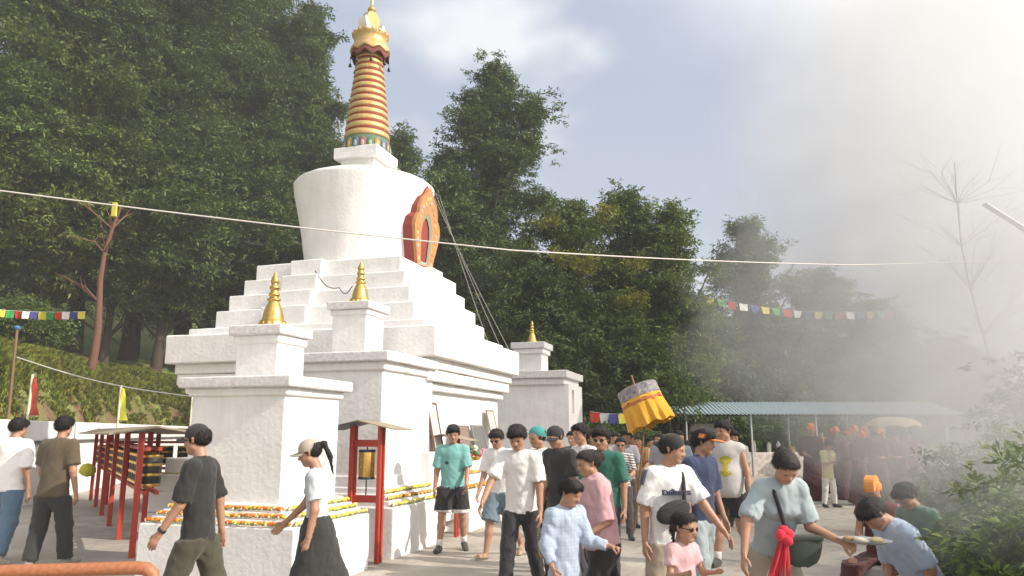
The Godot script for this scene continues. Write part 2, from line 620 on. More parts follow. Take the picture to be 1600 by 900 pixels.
func joints(s: Dictionary) -> Dictionary:
	var H: float = s.h
	var j := {}
	var lean: float = deg_to_rad(s.get("lean", 3.0))
	var tilt: float = deg_to_rad(s.get("tilt", 0.0))
	var up := Vector3(sin(tilt), cos(lean) * cos(tilt), sin(lean)).normalized()
	var tw: float = deg_to_rad(s.get("twist", 0.0))
	var side := Vector3(cos(tw), -sin(tilt), -sin(tw)).normalized()
	var fwd := side.cross(up).normalized()
	side = up.cross(fwd).normalized()
	j.up = up
	j.side = side
	j.fwd = fwd
	var c := Vector3(0, 0.52 * H, 0)
	j.c = c
	j.legs = []
	var low := 1e9
	for k in 2:
		var sg := 1.0 if k == 0 else -1.0
		var l: Array = s.get("leg", [[4, 4, 6], [-4, 4, 6]])[k]   # swing, spread, knee
		var a := deg_to_rad(l[0])
		var ab := deg_to_rad(l[1])
		var kn := deg_to_rad(l[2])
		var hip := c + Vector3(sg * 0.052 * H * s.get("wide", 1.0), -0.01 * H, 0)
		var d1 := Vector3(sg * sin(ab), -cos(a) * cos(ab), sin(a))
		var d2 := Vector3(sg * sin(ab) * 0.6, -cos(a - kn), sin(a - kn)).normalized()
		var knee := hip + d1.normalized() * 0.235 * H
		var ankle := knee + d2 * 0.235 * H
		var fp := clampf(a - kn, -0.9, 0.25) * 0.8
		if l.size() > 3:
			fp = deg_to_rad(l[3])
		var toe := Vector3(sg * 0.22, sin(fp), cos(fp)).normalized()
		var foot := toe.cross(Vector3.RIGHT)
		foot = -foot if foot.y > 0 else foot
		j.legs.append({hip = hip, knee = knee, ankle = ankle, toe = toe, sole = foot})
		low = minf(low, ankle.y - 0.042 * H)
		low = minf(low, (ankle + toe * 0.115 * H).y - 0.022 * H)
	if s.has("seat"):
		low = c.y - 0.075 * H - s.seat
	var drop := Vector3(0, -low, 0)
	j.c += drop
	for l in j.legs:
		l.hip += drop
		l.knee += drop
		l.ankle += drop
	c = j.c
	j.neck = c + up * 0.318 * H
	var sw: float = s.get("shoulder", 0.099) * H
	j.arms = []
	for k in 2:
		var sg := 1.0 if k == 0 else -1.0
		var l: Array = s.get("arm", [[4, 8, 14, 0], [-4, 8, 14, 0]])[k]  # swing, spread, elbow, inward
		var a := deg_to_rad(l[0])
		var ab := deg_to_rad(l[1])
		var el := deg_to_rad(l[2])
		var inw := deg_to_rad(l[3])
		var sh: Vector3 = c + up * 0.287 * H + side * sg * sw
		var dd1 := Vector3(sg * sin(ab), -cos(a) * cos(ab), sin(a) * cos(ab))
		var dd2 := Vector3(sg * sin(ab) * 0.5, -cos(a + el), sin(a + el)).rotated(Vector3.UP, -sg * inw).normalized()
		var bs := Basis(side, up, fwd)
		if s.get("hang", true):
			bs = Basis(side, Vector3.UP, side.cross(Vector3.UP)).orthonormalized()
		var elbow := sh + (bs * dd1).normalized() * 0.172 * H
		var wrist := elbow + (bs * dd2).normalized() * 0.142 * H
		j.arms.append({sh = sh, el = elbow, wr = wrist, fw = bs * Vector3.BACK})
	return j

func figure(s: Dictionary) -> Dictionary:
	var H: float = s.h
	var q := H / 1.7
	var g: float = s.get("girth", 1.0)
	var j := joints(s)
	var c: Vector3 = j.c
	var up: Vector3 = j.up
	var side: Vector3 = j.side
	var fwd: Vector3 = j.fwd
	var b := []
	var flat := 0.42
	# torso under the clothes and the neck
	b.append(bone(0, c + up * 0.23 * H, j.neck + up * 0.01 * H, 0.10 * q, 0.052 * q, 0.03, fwd, 0.25))
	var top: Dictionary = s.top
	var ease: float = top.get("loose", 0.02) * q
	var hem: float = top.get("hem", 0.0)      # along the spine from the hip centre, in heights
	var cut := [[-up, -(c + up * hem * H).dot(up)]]
	var wst: float = s.get("waist", 0.90)
	b.append(bone(1, c + up * 0.245 * H, c + up * 0.115 * H, 0.136 * q * g + ease, 0.140 * q * g * wst + ease, 0.05, fwd, flat, cut))
	b.append(bone(1, c + up * 0.115 * H, c - up * 0.06 * H, 0.140 * q * g * wst + ease, 0.150 * q * g + ease * 1.2, 0.05, fwd, flat, cut))
	if s.has("belly"):
		b.append(bone(1, c + up * 0.10 * H + fwd * 0.05 * q, c + up * 0.03 * H + fwd * 0.05 * q, s.belly * q, s.belly * q, 0.08, fwd, 0.15, cut))
	if s.has("bust"):
		b.append(bone(1, c + up * 0.205 * H + fwd * 0.085 * q + side * 0.07 * q, c + up * 0.205 * H + fwd * 0.085 * q - side * 0.07 * q, s.bust * q, s.bust * q, 0.06))
	var la: Dictionary = j.arms[0]
	var ra: Dictionary = j.arms[1]
	b.append(bone(1, la.sh - side * 0.015 * q, ra.sh + side * 0.015 * q, 0.046 * q + ease * 0.4, 0.046 * q + ease * 0.4, 0.07))
	b.append(bone(1, c + up * 0.25 * H, j.neck - up * 0.018 * H - fwd * 0.012 * q, 0.105 * q + ease * 0.4, 0.060 * q, 0.06, fwd, 0.2, [[up, (j.neck - up * 0.004 * H).dot(up)]]))
	var sleeve: float = top.get("sleeve", 0.75)
	for a in j.arms:
		b.append(bone(0, a.sh, a.el, 0.047 * q * sqrt(g), 0.040 * q, 0.03))
		b.append(bone(0, a.el, a.wr, 0.040 * q, 0.0265 * q, 0.02))
		if sleeve > 0.0:
			var e: Vector3 = a.el - a.sh
			if sleeve <= 1.0:
				var ed := e.normalized()
				b.append(bone(1, a.sh, a.sh + e * (sleeve + 0.25), 0.048 * q + ease * 0.75, 0.053 * q + ease * 1.05, 0.05, Vector3.ZERO, 0.0, [[ed, (a.sh + e * sleeve).dot(ed)]]))
			else:
				b.append(bone(1, a.sh, a.el, 0.054 * q + ease * 0.8, 0.048 * q + ease * 0.8, 0.05))
				var fd: Vector3 = (a.wr - a.el).normalized()
				b.append(bone(1, a.el, a.el + (a.wr - a.el) * (sleeve - 0.8), 0.048 * q + ease * 0.8, 0.042 * q + ease * 0.5, 0.03, Vector3.ZERO, 0.0, [[fd, (a.el + (a.wr - a.el) * (sleeve - 1.0)).dot(fd)]]))
	# legs
	var bt: Dictionary = s.bottom
	var e2: float = bt.get("loose", 0.018) * q
	var end: float = bt.get("end", 1.95)
	var below := [up, (c + up * (hem + 0.012) * H).dot(up)]
	b.append(bone(2, c + up * 0.07 * H, c - up * 0.02 * H, 0.140 * q * g, 0.148 * q * g + e2 * 0.6, 0.04, fwd, flat, [below]))
	if bt.get("skirt", false):
		var foot: Vector3 = (j.legs[0].ankle + j.legs[1].ankle) / 2
		foot.y = 0.03 + H * 0.5 * (1.95 - end)
		var spread: float = (j.legs[0].ankle - j.legs[1].ankle).length() / 2
		for l in j.legs:
			var tip: Vector3 = l.ankle
			b.append(bone(2, l.hip, tip, 0.105 * q, bt.get("flare", 0.16) * q, 0.10, Vector3.ZERO, 0.0, [[Vector3.DOWN, -foot.y], below]))
		b.append(bone(2, c, foot, 0.14 * q, (0.10 + spread * 0.5) * q, 0.10, Vector3.ZERO, 0.0, [[Vector3.DOWN, -foot.y], below]))
	for l in j.legs:
		var sg := sqrt(g)
		b.append(bone(0, l.hip, l.knee, 0.074 * q * sg, 0.054 * q * sg, 0.02, Vector3.ZERO, 0.0, [[up, (c + up * (hem - 0.03) * H).dot(up)]]))
		b.append(bone(0, l.knee, l.knee.lerp(l.ankle, 0.35) - l.toe * 0.012 * q, 0.053 * q * sg, 0.054 * q * sg, 0.03))
		b.append(bone(0, l.knee.lerp(l.ankle, 0.35) - l.toe * 0.012 * q, l.ankle, 0.054 * q * sg, 0.036 * q, 0.03))
		if not bt.get("skirt", false):
			if end <= 1.0:
				var d: Vector3 = (l.knee - l.hip).normalized()
				b.append(bone(2, l.hip, l.knee, 0.088 * q * sg + e2, 0.074 * q * sg + e2 * 1.6, 0.05, Vector3.ZERO, 0.0, [[d, (l.hip + (l.knee - l.hip) * end).dot(d)], below]))
			else:
				var d: Vector3 = (l.ankle - l.knee).normalized()
				b.append(bone(2, l.hip, l.knee, 0.086 * q * sg + e2, 0.062 * q * sg + e2, 0.05, Vector3.ZERO, 0.0, [below]))
				b.append(bone(2, l.knee, l.ankle + d * 0.03, 0.062 * q * sg + e2, 0.046 * q + e2 * 1.2, 0.03, Vector3.ZERO, 0.0, [[d, (l.knee + (l.ankle - l.knee) * (end - 1.0)).dot(d)], below]))
		var heel: Vector3 = l.ankle + l.sole * 0.020 * H - l.toe * 0.018 * H
		var tp: Vector3 = l.ankle + l.sole * 0.024 * H + l.toe * 0.100 * H
		if s.get("sandals", false):
			b.append(bone(0, heel, tp, 0.030 * q, 0.026 * q, 0.02, Vector3.UP, 0.15))
			b.append(bone(3, heel + l.sole * 0.020 * q, tp + l.sole * 0.018 * q + l.toe * 0.012 * q, 0.036 * q, 0.044 * q, 0.02, Vector3.UP, 2.2))
			b.append(bone(3, l.ankle + l.sole * 0.018 * H + l.toe * 0.06 * H + side * 0.03 * q, l.ankle + l.sole * 0.018 * H + l.toe * 0.06 * H - side * 0.03 * q, 0.024 * q, 0.024 * q, 0.01))
		else:
			b.append(bone(3, heel, tp, 0.040 * q, 0.036 * q, 0.02))
			b.append(bone(3, l.ankle, l.ankle + l.sole * 0.02 * H + l.toe * 0.05 * H, 0.042 * q, 0.038 * q, 0.03))
	var cell: float = s.get("cell", 0.0145) * q
	var sh := nets(b, cell, 4, [0.0, top.get("fold", 0.010), bt.get("fold", 0.010), 0.0], int(s.h * 1000))
	return {j = j, parts = sh}

func into(geo: Geo, a: Array, xf: Transform3D, col: Color, mirror := false) -> void:
	var k := geo.p.size()
	for v in a[0]:
		geo.p.append(xf * v)
		geo.c.append(col)
	var bi := xf.basis.inverse().transposed()
	for v in a[1]:
		geo.n.append((bi * v).normalized())
	var ix: PackedInt32Array = a[2]
	for t in range(0, ix.size(), 3):
		if mirror:
			geo.i.append_array([ix[t] + k, ix[t + 2] + k, ix[t + 1] + k])
		else:
			geo.i.append_array([ix[t] + k, ix[t + 1] + k, ix[t + 2] + k])

func col(a: Array) -> Color:
	return Color(a[0], a[1], a[2])

# colour of a point on a printed garment, in the figure's own axes
func printed(kind: String, p: Vector3, base: Color, s: Dictionary, j: Dictionary) -> Color:
	var r: Vector3 = p - j.c
	var y: float = r.dot(j.up) / s.h
	var x: float = r.dot(j.side) / s.h
	var z: float = r.dot(j.fwd)
	match kind:
		"stripes":
			return Color(0.03, 0.03, 0.04) if fposmod(y * 42.0 + x * 6.0, 1.0) < 0.5 else base
		"emblem":
			if z > 0.02:
				if pow(x / 0.042, 2) + pow((y - 0.215) / 0.03, 2) < 1.0 or pow(x / 0.022, 2) + pow((y - 0.175) / 0.05, 2) < 1.0 or pow(x / 0.046, 2) + pow((y - 0.125) / 0.022, 2) < 1.0:
					return Color(0.50, 0.38, 0.04) if sin(x * 520.0) * sin(y * 430.0) > -0.35 else Color(0.22, 0.22, 0.03)
			return base
		"hem":
			return Color(0.75, 0.73, 0.70) if (p.y < j.legs[0].knee.y + 0.052 * s.h) else base
		"checks":
			return base * 0.86 if fposmod(x * 46.0, 1.0) < 0.3 or fposmod(y * 46.0, 1.0) < 0.3 else base
		"track":
			var l: Dictionary = j.legs[0] if x > 0 else j.legs[1]
			var out: float = absf(p.x) - absf(lerpf(l.hip.x, l.ankle.x, clampf((l.hip.y - p.y) / (l.hip.y - l.ankle.y), 0, 1)))
			return Color(0.65, 0.63, 0.6) if out > 0.055 * s.h / 1.7 and absf(p.z - lerpf(l.hip.z, l.ankle.z, clampf((l.hip.y - p.y) / (l.hip.y - l.ankle.y), 0, 1))) < 0.02 else base
		"smudge":
			if z > 0.02 and pow((x - 0.012) / 0.03, 2) + pow((y - 0.12) / 0.03, 2) < 1.0:
				return base * 0.55
			return base
		"logo":
			if z > 0.02 and pow((x + 0.045) / 0.016, 2) + pow((y - 0.185) / 0.014, 2) < 1.0:
				return Color(0.03, 0.05, 0.06)
			if z > 0.02 and x > -0.02 and x < 0.045 and absf(y - 0.187) < 0.006:
				return Color(0.16, 0.36, 0.36)
			return base
		"madras":
			return Color(0.55, 0.3, 0.05) if sin(x * 190.0) > 0.3 else (Color(0.05, 0.25, 0.10) if sin(y * 150.0) > 0.2 else base)
	return base

func dress(a: Array, s: Dictionary, j: Dictionary, spec: Dictionary, m: Material, called: String, t: Node3D) -> void:
	if a[0].size() == 0:
		return
	var geo := Geo.new()
	var base := col(spec.col)
	into(geo, a, Transform3D(), base)
	if spec.has("print"):
		for k in geo.p.size():
			geo.c[k] = printed(spec.print, geo.p[k], base, s, j)
	part(t, called, geo.mesh(), m)

func raise_person(s: Dictionary, f: Dictionary) -> void:
	var t := thing("person", s.label, "person", Vector3(s.at[0], s.get("floor", 0.0), s.at[1]), deg_to_rad(s.yaw), s.get("group", ""))
	var j: Dictionary = f.j
	var sk := col(s.get("skin", [0.36, 0.195, 0.125]))
	var body := Geo.new()
	into(body, f.parts[0], Transform3D(), sk)
	# head
	var hk: String = s.get("hair", "short")
	var hs: float = s.get("head", 0.965) * s.h / 1.7
	var hp: float = deg_to_rad(s.get("nod", 5.0))
	var hy: float = deg_to_rad(s.get("look", 0.0))
	var hb := Basis(j.side, j.up, j.fwd) * Basis(Vector3.UP, hy) * Basis(Vector3.RIGHT, hp)
	if s.get("hang", true):
		hb = Basis(Vector3.UP, hy) * Basis(Vector3.RIGHT, hp)
	var hx := Transform3D(hb.scaled_local(Vector3(hs * s.get("face", 0.97), hs, hs)), j.neck + j.up * 0.03 * s.h + j.fwd * 0.018 * s.h)
	into(body, heads[hk][0], hx, sk)
	# hands
	for k in 2:
		var sg := 1.0 if k == 0 else -1.0
		var a: Dictionary = j.arms[k]
		var hd: Vector3 = (a.wr - a.el).normalized()
		var th: Vector3 = a.fw
		var palm: float = deg_to_rad(s.get("palm", [0, 0])[k])
		th = (th - hd * th.dot(hd))
		if th.length() < 0.2:
			th = Vector3.UP - hd * hd.y
		th = th.normalized().rotated(hd, palm * sg)
		var bx := Basis((-hd).cross(th) * sg * 1.0, -hd, th)
		var hq: float = s.h / 1.7 * 0.98
		into(body, hands[s.get("curl", ["relaxed", "relaxed"])[k]][0], Transform3D(bx.scaled_local(Vector3.ONE * hq), a.wr), sk, sg < 0)
	part(t, "body", body.mesh(), M.skin)
	if heads[hk][1][0].size():
		var hg := Geo.new()
		into(hg, heads[hk][1], hx, col(s.get("haircol", [0.012, 0.010, 0.009])))
		part(t, "hair", hg.mesh(), M.hair)
	dress(f.parts[1], s, j, s.top, M.cloth, s.top.get("name", "shirt"), t)
	dress(f.parts[2], s, j, s.bottom, M.cloth, s.bottom.get("name", "trousers"), t)
	dress(f.parts[3], s, j, {col = s.get("shoe", [0.03, 0.03, 0.03])}, M.cloth, "shoe_pair", t)
	if s.get("far", false):
		pass
	else:
		for sg in [-1.0, 1.0]:
			var e := Geo.new()
			e.tint = Color(0.02, 0.013, 0.01)
			e.ball(hx * Vector3(sg * 0.032, 0.113, 0.088), Vector3(0.0125, 0.0048, 0.005) * hs, 8, hb)
			part(t, "eye", e.mesh(), M.tinted)
			var w := Geo.new()
			w.tint = col(s.get("haircol", [0.012, 0.010, 0.009])) * 1.5
			w.ball(hx * Vector3(sg * 0.032, 0.131, 0.0905), Vector3(0.018, 0.0035, 0.006) * hs, 8, hb)
			part(t, "eyebrow", w.mesh(), M.tinted)
		var mo := Geo.new()
		mo.tint = Color(0.20, 0.065, 0.05)
		mo.ball(hx * Vector3(0, 0.057, 0.0945), Vector3(0.021, 0.0052, 0.006) * hs, 8, hb)
		part(t, "mouth", mo.mesh(), M.tinted)
		if not s.has("extra") or s.extra != "shirt_collar":
			var ck := Geo.new()
			ck.tint = col(s.top.col) * 0.86
			var ring := []
			for k in 15:
				var w := TAU * k / 14.0
				ring.append(j.neck + j.up * (-0.006 - 0.022 * maxf(0.0, sin(w))) * s.h / 1.7 + j.side * cos(w) * 0.063 * s.h / 1.7 + j.fwd * (sin(w) * 0.066 - 0.004) * s.h / 1.7)
			ck.tube(ring, [0.0085 * s.h / 1.7], 6)
			part(t, "neckline", ck.mesh(), M.cloth)
	if s.has("shades"):
		var e := Geo.new()
		for sg in [-1.0, 1.0]:
			e.ball(hx * Vector3(sg * 0.034, 0.113, 0.094), Vector3(0.029, 0.020, 0.008) * hs, 10, hb)
			e.tube([hx * Vector3(sg * 0.062, 0.118, 0.088), hx * Vector3(sg * 0.083, 0.118, 0.0)], [0.004 * hs], 5)
		e.tube([hx * Vector3(-0.01, 0.118, 0.1), hx * Vector3(0.01, 0.118, 0.1)], [0.004 * hs], 5)
		part(t, "sunglasses", e.mesh(), M.lens)
	if s.has("cap"):
		var e := Geo.new()
		e.tint = col(s.cap)
		var back: float = s.get("capturn", 0.0)
		var cb := hb * Basis(Vector3.UP, back) * Basis(Vector3.RIGHT, -0.10)
		var prof := []
		for k in 9:
			var w := PI / 2 * k / 8.0
			prof.append(Vector2(cos(w) * 0.097 * hs + 0.0005, sin(w) * 0.093 * hs))
		prof.push_front(Vector2(0.095 * hs, -0.028 * hs))
		e.lathe(hx * Vector3(0, 0.158, -0.008), prof, 20, cb * Basis.from_scale(Vector3(0.95, 1.0, 1.08)))
		var crown := part(t, "cap", e.mesh(), M.cloth)
		var vz := Geo.new()
		vz.tint = col(s.cap) * 0.9
		var r0 := []
		var r1 := []
		var r2 := []
		var r3 := []
		var o: Vector3 = hx * Vector3(0, 0.158, -0.008)
		for k in 13:
			var w := -1.15 + 2.3 * k / 12.0
			var out := 0.175 * cos(w * 0.55)
			var dip := -0.018 - 0.030 * sin(absf(w))
			r0.append(o + cb * (Vector3(sin(w) * 0.088, dip + 0.006, cos(w) * 0.098) * hs))
			r1.append(o + cb * (Vector3(sin(w) * 0.095, dip - 0.010, maxf(cos(w) * 0.1, 0.0) + out * cos(w * 0.9) * 0.5) * hs))
			r2.append(o + cb * (Vector3(sin(w) * 0.095, dip - 0.016, maxf(cos(w) * 0.1, 0.0) + out * cos(w * 0.9) * 0.5) * hs))
			r3.append(o + cb * (Vector3(sin(w) * 0.088, dip - 0.002, cos(w) * 0.098) * hs))
		vz.sheet([PackedVector3Array(r0), PackedVector3Array(r1), PackedVector3Array(r2), PackedVector3Array(r3)], false, true)
		part(crown, "visor", vz.mesh(), M.cloth)
	if s.has("monkhat"):
		# a tall crescent crest of orange wool
		var e := Geo.new()
		e.tint = col(s.monkhat)
		var out := PackedVector2Array()
		for k in 11:
			var w := PI * k / 10.0
			out.append(Vector2(cos(w) * 0.115 + (0.03 if k < 6 else 0.0), 0.02 + sin(w) * 0.125))
		e.prism(out, -0.055, 0.055, Transform3D(hb * Basis(Vector3.UP, -PI / 2) * hs, hx * Vector3(0, 0.165, 0.0)))
		e.lathe(hx * Vector3(0, 0.15, -0.008), [Vector2(0.098, 0) * hs, Vector2(0.102, 0.03) * hs, Vector2(0.085, 0.07) * hs, Vector2(0.01, 0.1) * hs], 14, hb)
		part(t, "crested_hat", e.mesh(), M.cloth)
	if s.has("extra"):
		match s.extra:
			"wristband":
				wristband(t, s, j, hx, hb)
			"white_socks":
				white_socks(t, s, j, hx, hb)
			"shirt_collar":
				shirt_collar(t, s, j, hx, hb)
			"orange_peak":
				orange_peak(t, s, j, hx, hb)
			"football_print":
				football_print(t, s, j, hx, hb)

# ---------------------------------------------------------------- who is there
func spot(px: float, d: float) -> Array:
	return [(px - 800.0) / 1221.0 * d, -d]

const TEE_WHITE := [0.74, 0.72, 0.70]

func crowd() -> Array:
	var c := []
	var jeans := [0.10, 0.16, 0.23]
	var black := [0.022, 0.021, 0.021]
	c.append({label = "person in a loose white t-shirt and blue jeans walking away past the prayer wheels", at = spot(22, 9.9), yaw = 178, h = 1.76, look = -8, nod = 6, hair = "short",
		top = {col = [0.80, 0.78, 0.76], loose = 0.045, sleeve = 0.95, hem = -0.03, name = "t_shirt"}, bottom = {col = jeans, loose = 0.035, name = "jeans"}, shoe = [0.55, 0.5, 0.4],
		leg = [[12, 3, 5], [-10, 3, 14]], arm = [[6, 10, 14, 0], [-8, 9, 20, 0]]})
	c.append({label = "person in an olive brown shirt and dark trousers walking away past the prayer wheels", at = spot(93, 9.5), yaw = 172, h = 1.77, look = 6, nod = 4, hair = "short",
		top = {col = [0.092, 0.070, 0.043], loose = 0.035, sleeve = 0.8, hem = -0.055}, bottom = {col = [0.035, 0.032, 0.032], loose = 0.03}, shoe = [0.3, 0.28, 0.27],
		leg = [[-4, 3, 8], [13, 4, 6]], arm = [[4, 9, 22, 0], [-6, 12, 16, 0]]})
	c.append({label = "person in a black t-shirt, black cap and olive cargo trousers beside the white shrine", at = spot(321, 6.2), yaw = -94, h = 1.655, look = -6, nod = 8, hair = "undercap", cap = [0.02, 0.02, 0.021], cell = 0.0125, girth = 1.0,
		top = {col = [0.019, 0.018, 0.019], loose = 0.024, sleeve = 0.92, hem = -0.05, name = "t_shirt"}, bottom = {col = [0.055, 0.052, 0.034], loose = 0.03}, extra = "wristband",
		leg = [[18, 3, 8], [-16, 3, 22]], arm = [[10, 8, 22, 0], [-14, 12, 8, 0]], lean = 2})
	c.append({label = "person in a beige cap, pale blue blouse and long black skirt touching the garlands", at = spot(503, 6.6), yaw = -86, h = 1.535, look = 0, nod = 18, hair = "undercaptail", cap = [0.42, 0.36, 0.29], cell = 0.0125, shoulder = 0.092, girth = 0.88, waist = 0.86,
		top = {col = [0.50, 0.53, 0.58], loose = 0.02, sleeve = 0.72, hem = 0.045, name = "blouse"}, bottom = {col = [0.026, 0.026, 0.027], skirt = true, flare = 0.15, name = "skirt"},
		leg = [[15, 3, 4], [-16, 3, 8]], arm = [[-6, 5, 16, 0], [24, 8, 22, 10]], lean = 4})
	c.append({label = "person in a turquoise t-shirt, black shorts and black trainers facing out from the altar", at = spot(708, 10.8), yaw = 2, h = 1.67, nod = 12, look = 4, hair = "thick", girth = 0.93,
		top = {col = [0.17, 0.40, 0.38], loose = 0.032, sleeve = 0.85, hem = -0.02, name = "t_shirt", print = "logo"}, bottom = {col = black, loose = 0.035, end = 0.86, name = "shorts", print = "hem"}, shoe = [0.06, 0.06, 0.06], extra = "white_socks",
		leg = [[-8, 7, 12], [8, 7, 6]], arm = [[10, 8, 30, 10], [-5, 10, 14, 0]]})
	c.append({label = "person in a white t-shirt, sunglasses and denim shorts looking down beside the altar", at = spot(783, 10.3), yaw = -24, h = 1.64, nod = 22, lean = 7, hair = "short", shades = 1, girth = 0.92, sandals = true, shoe = [0.35, 0.28, 0.18],
		top = {col = TEE_WHITE, loose = 0.03, sleeve = 0.85, hem = -0.02, name = "t_shirt"}, bottom = {col = [0.16, 0.22, 0.27], loose = 0.035, end = 0.98, name = "shorts"},
		leg = [[-18, 3, 20], [16, 4, 6]], arm = [[-6, 8, 14, 0], [8, 8, 22, 0]]})
	c.append({label = "person in a plain white t-shirt and black track trousers with a white side stripe", at = spot(814, 8.0), yaw = -14, h = 1.68, nod = 26, lean = 9, hair = "thick", girth = 0.92, cell = 0.013,
		top = {col = TEE_WHITE, loose = 0.03, sleeve = 0.82, hem = -0.035, name = "t_shirt"}, bottom = {col = [0.025, 0.025, 0.028], loose = 0.022, print = "track"}, shoe = [0.04, 0.04, 0.04],
		leg = [[-14, 2, 20], [16, 3, 5]], arm = [[0, 8, 10, 0], [26, 20, 14, 0]]})
	c.append({label = "person in a white t-shirt and teal cap walking among the group by the shrine", at = spot(848, 9.0), yaw = -48, h = 1.64, nod = 14, look = -10, hair = "undercap", cap = [0.05, 0.26, 0.25], capturn = 2.6, girth = 0.95,
		top = {col = TEE_WHITE, loose = 0.035, sleeve = 0.9, hem = -0.02, name = "t_shirt"}, bottom = {col = black, loose = 0.03},
		leg = [[10, 3, 8], [-12, 3, 14]], arm = [[14, 8, 40, 0], [4, 8, 20, 0]]})
	c.append({label = "person in a black t-shirt and black cap behind the white t-shirts", at = spot(876, 8.7), yaw = -42, h = 1.65, nod = 22, hair = "undercap", cap = [0.02, 0.02, 0.022],
		top = {col = [0.024, 0.024, 0.026], loose = 0.03, sleeve = 0.8, hem = -0.02, name = "t_shirt"}, bottom = {col = [0.05, 0.05, 0.055]},
		leg = [[-10, 3, 10], [10, 3, 6]]})
	c.append({label = "person with tousled dark hair in a pale grey t-shirt looking towards the shrine", at = spot(914, 9.4), yaw = -58, h = 1.67, nod = 2, hair = "thick", girth = 0.95,
		top = {col = [0.62, 0.60, 0.60], loose = 0.03, sleeve = 0.85, hem = -0.02, name = "t_shirt"}, bottom = {col = [0.08, 0.08, 0.09]},
		leg = [[8, 3, 8], [-8, 3, 12]]})
	c.append({label = "person in a dark green t-shirt and black sunglasses behind the pink t-shirt", at = spot(943, 8.3), yaw = -26, h = 1.63, nod = 10, hair = "thick", shades = 1, girth = 1.05,
		top = {col = [0.022, 0.12, 0.085], loose = 0.035, sleeve = 0.85, hem = -0.02, name = "t_shirt"}, bottom = {col = [0.045, 0.04, 0.04]},
		leg = [[12, 3, 8], [-12, 3, 14]], arm = [[-4, 10, 16, 0], [6, 8, 20, 0]]})
	c.append({label = "person in a black and white striped top and sunglasses carrying a white bag", at = spot(969, 12.0), yaw = -8, h = 1.50, nod = 10, hair = "bun", shades = 1, shoulder = 0.095,
		top = {col = [0.6, 0.59, 0.57], loose = 0.02, sleeve = 0.85, hem = -0.02, print = "stripes"}, bottom = {col = [0.08, 0.06, 0.06]}, arm = [[20, 8, 60, 20], [10, 8, 40, 20]]})
	c.append({label = "person in a loose pink t-shirt and black trousers striding with an arm swung forward", at = spot(938, 6.3), yaw = -74, h = 1.47, nod = 12, lean = 7, hair = "bun", haircol = [0.03, 0.02, 0.018], girth = 1.22, belly = 0.17, bust = 0.075, cell = 0.0125, shoulder = 0.098,
		top = {col = [0.58, 0.34, 0.36], loose = 0.035, sleeve = 1.0, hem = -0.02, name = "t_shirt"}, bottom = {col = [0.020, 0.020, 0.021], loose = 0.03},
		leg = [[20, 3, 8], [-18, 3, 16]], arm = [[-4, 10, 62, 18], [-10, 8, 14, 0]]})
	c.append({label = "child in a pale blue long-sleeved shirt holding a white paper bag", at = spot(880, 6.0), yaw = 28, h = 1.21, nod = 20, look = 22, hair = "child", head = 1.12, girth = 1.02, cell = 0.014, shoulder = 0.1,
		top = {col = [0.40, 0.48, 0.60], loose = 0.03, sleeve = 1.85, hem = -0.10, print = "checks"}, bottom = {col = [0.35, 0.38, 0.42]},
		leg = [[-8, 3, 10], [10, 3, 6]], arm = [[18, 12, 62, -30], [0, 14, 26, 20]], curl = ["fist", "fist"], extra = "shirt_collar"})
	c.append({label = "person in a white football shirt and black cap looking back over one shoulder", at = spot(1040, 6.1), yaw = 18, h = 1.56, nod = 12, look = 44, hair = "undercap", cap = [0.017, 0.017, 0.018], capturn = 2.9, cell = 0.0125, girth = 0.97, shoulder = 0.092,
		top = {col = [0.76, 0.75, 0.75], loose = 0.035, sleeve = 0.85, hem = -0.045, name = "football_shirt"}, bottom = {col = [0.42, 0.36, 0.28], loose = 0.03},
		leg = [[8, 3, 6], [-8, 3, 10]], arm = [[22, 22, 16, -20], [-6, 12, 14, 0]], extra = "football_print"})
	c.append({label = "little child with pigtails, dark sunglasses and a pink dress", at = spot(1056, 5.5), yaw = 30, h = 0.98, nod = 8, look = 14, hair = "pigtails", head = 1.4, shades = 1, cell = 0.015, shoulder = 0.098,
		top = {col = [0.60, 0.38, 0.40], loose = 0.03, sleeve = 0.6, hem = -0.02, name = "dress"}, bottom = {col = [0.55, 0.36, 0.38], skirt = true, end = 1.2, flare = 0.2, name = "dress_skirt"},
		arm = [[20, 14, 80, 20], [10, 14, 95, 10]]})
	c.append({label = "person in a navy polo shirt and pale trousers behind the white football shirt", at = spot(1088, 7.3), yaw = 40, h = 1.60, nod = 8, look = 30, hair = "short", monkhat_ = 1,
		top = {col = [0.030, 0.042, 0.095], loose = 0.035, sleeve = 0.85, hem = -0.03, name = "polo_shirt"}, bottom = {col = [0.38, 0.44, 0.46], loose = 0.03}, extra = "orange_peak",
		leg = [[-10, 3, 10], [10, 3, 6]]})
	c.append({label = "stout person in a sleeveless grey top with a yellow print and black shorts", at = spot(1133, 9.7), yaw = -22, h = 1.72, nod = 4, look = -38, hair = "short", girth = 1.2, belly = 0.17,
		top = {col = [0.46, 0.44, 0.43], loose = 0.025, sleeve = 0.08, hem = -0.03, name = "sleeveless_top", print = "emblem", fold = 0.005}, bottom = {col = [0.016, 0.017, 0.022], loose = 0.03, end = 0.72, name = "shorts"}, shoe = [0.06, 0.055, 0.05], extra = "white_socks",
		leg = [[-16, 4, 34], [12, 5, 6]], arm = [[6, 14, 12, 0], [-6, 12, 16, 0]]})
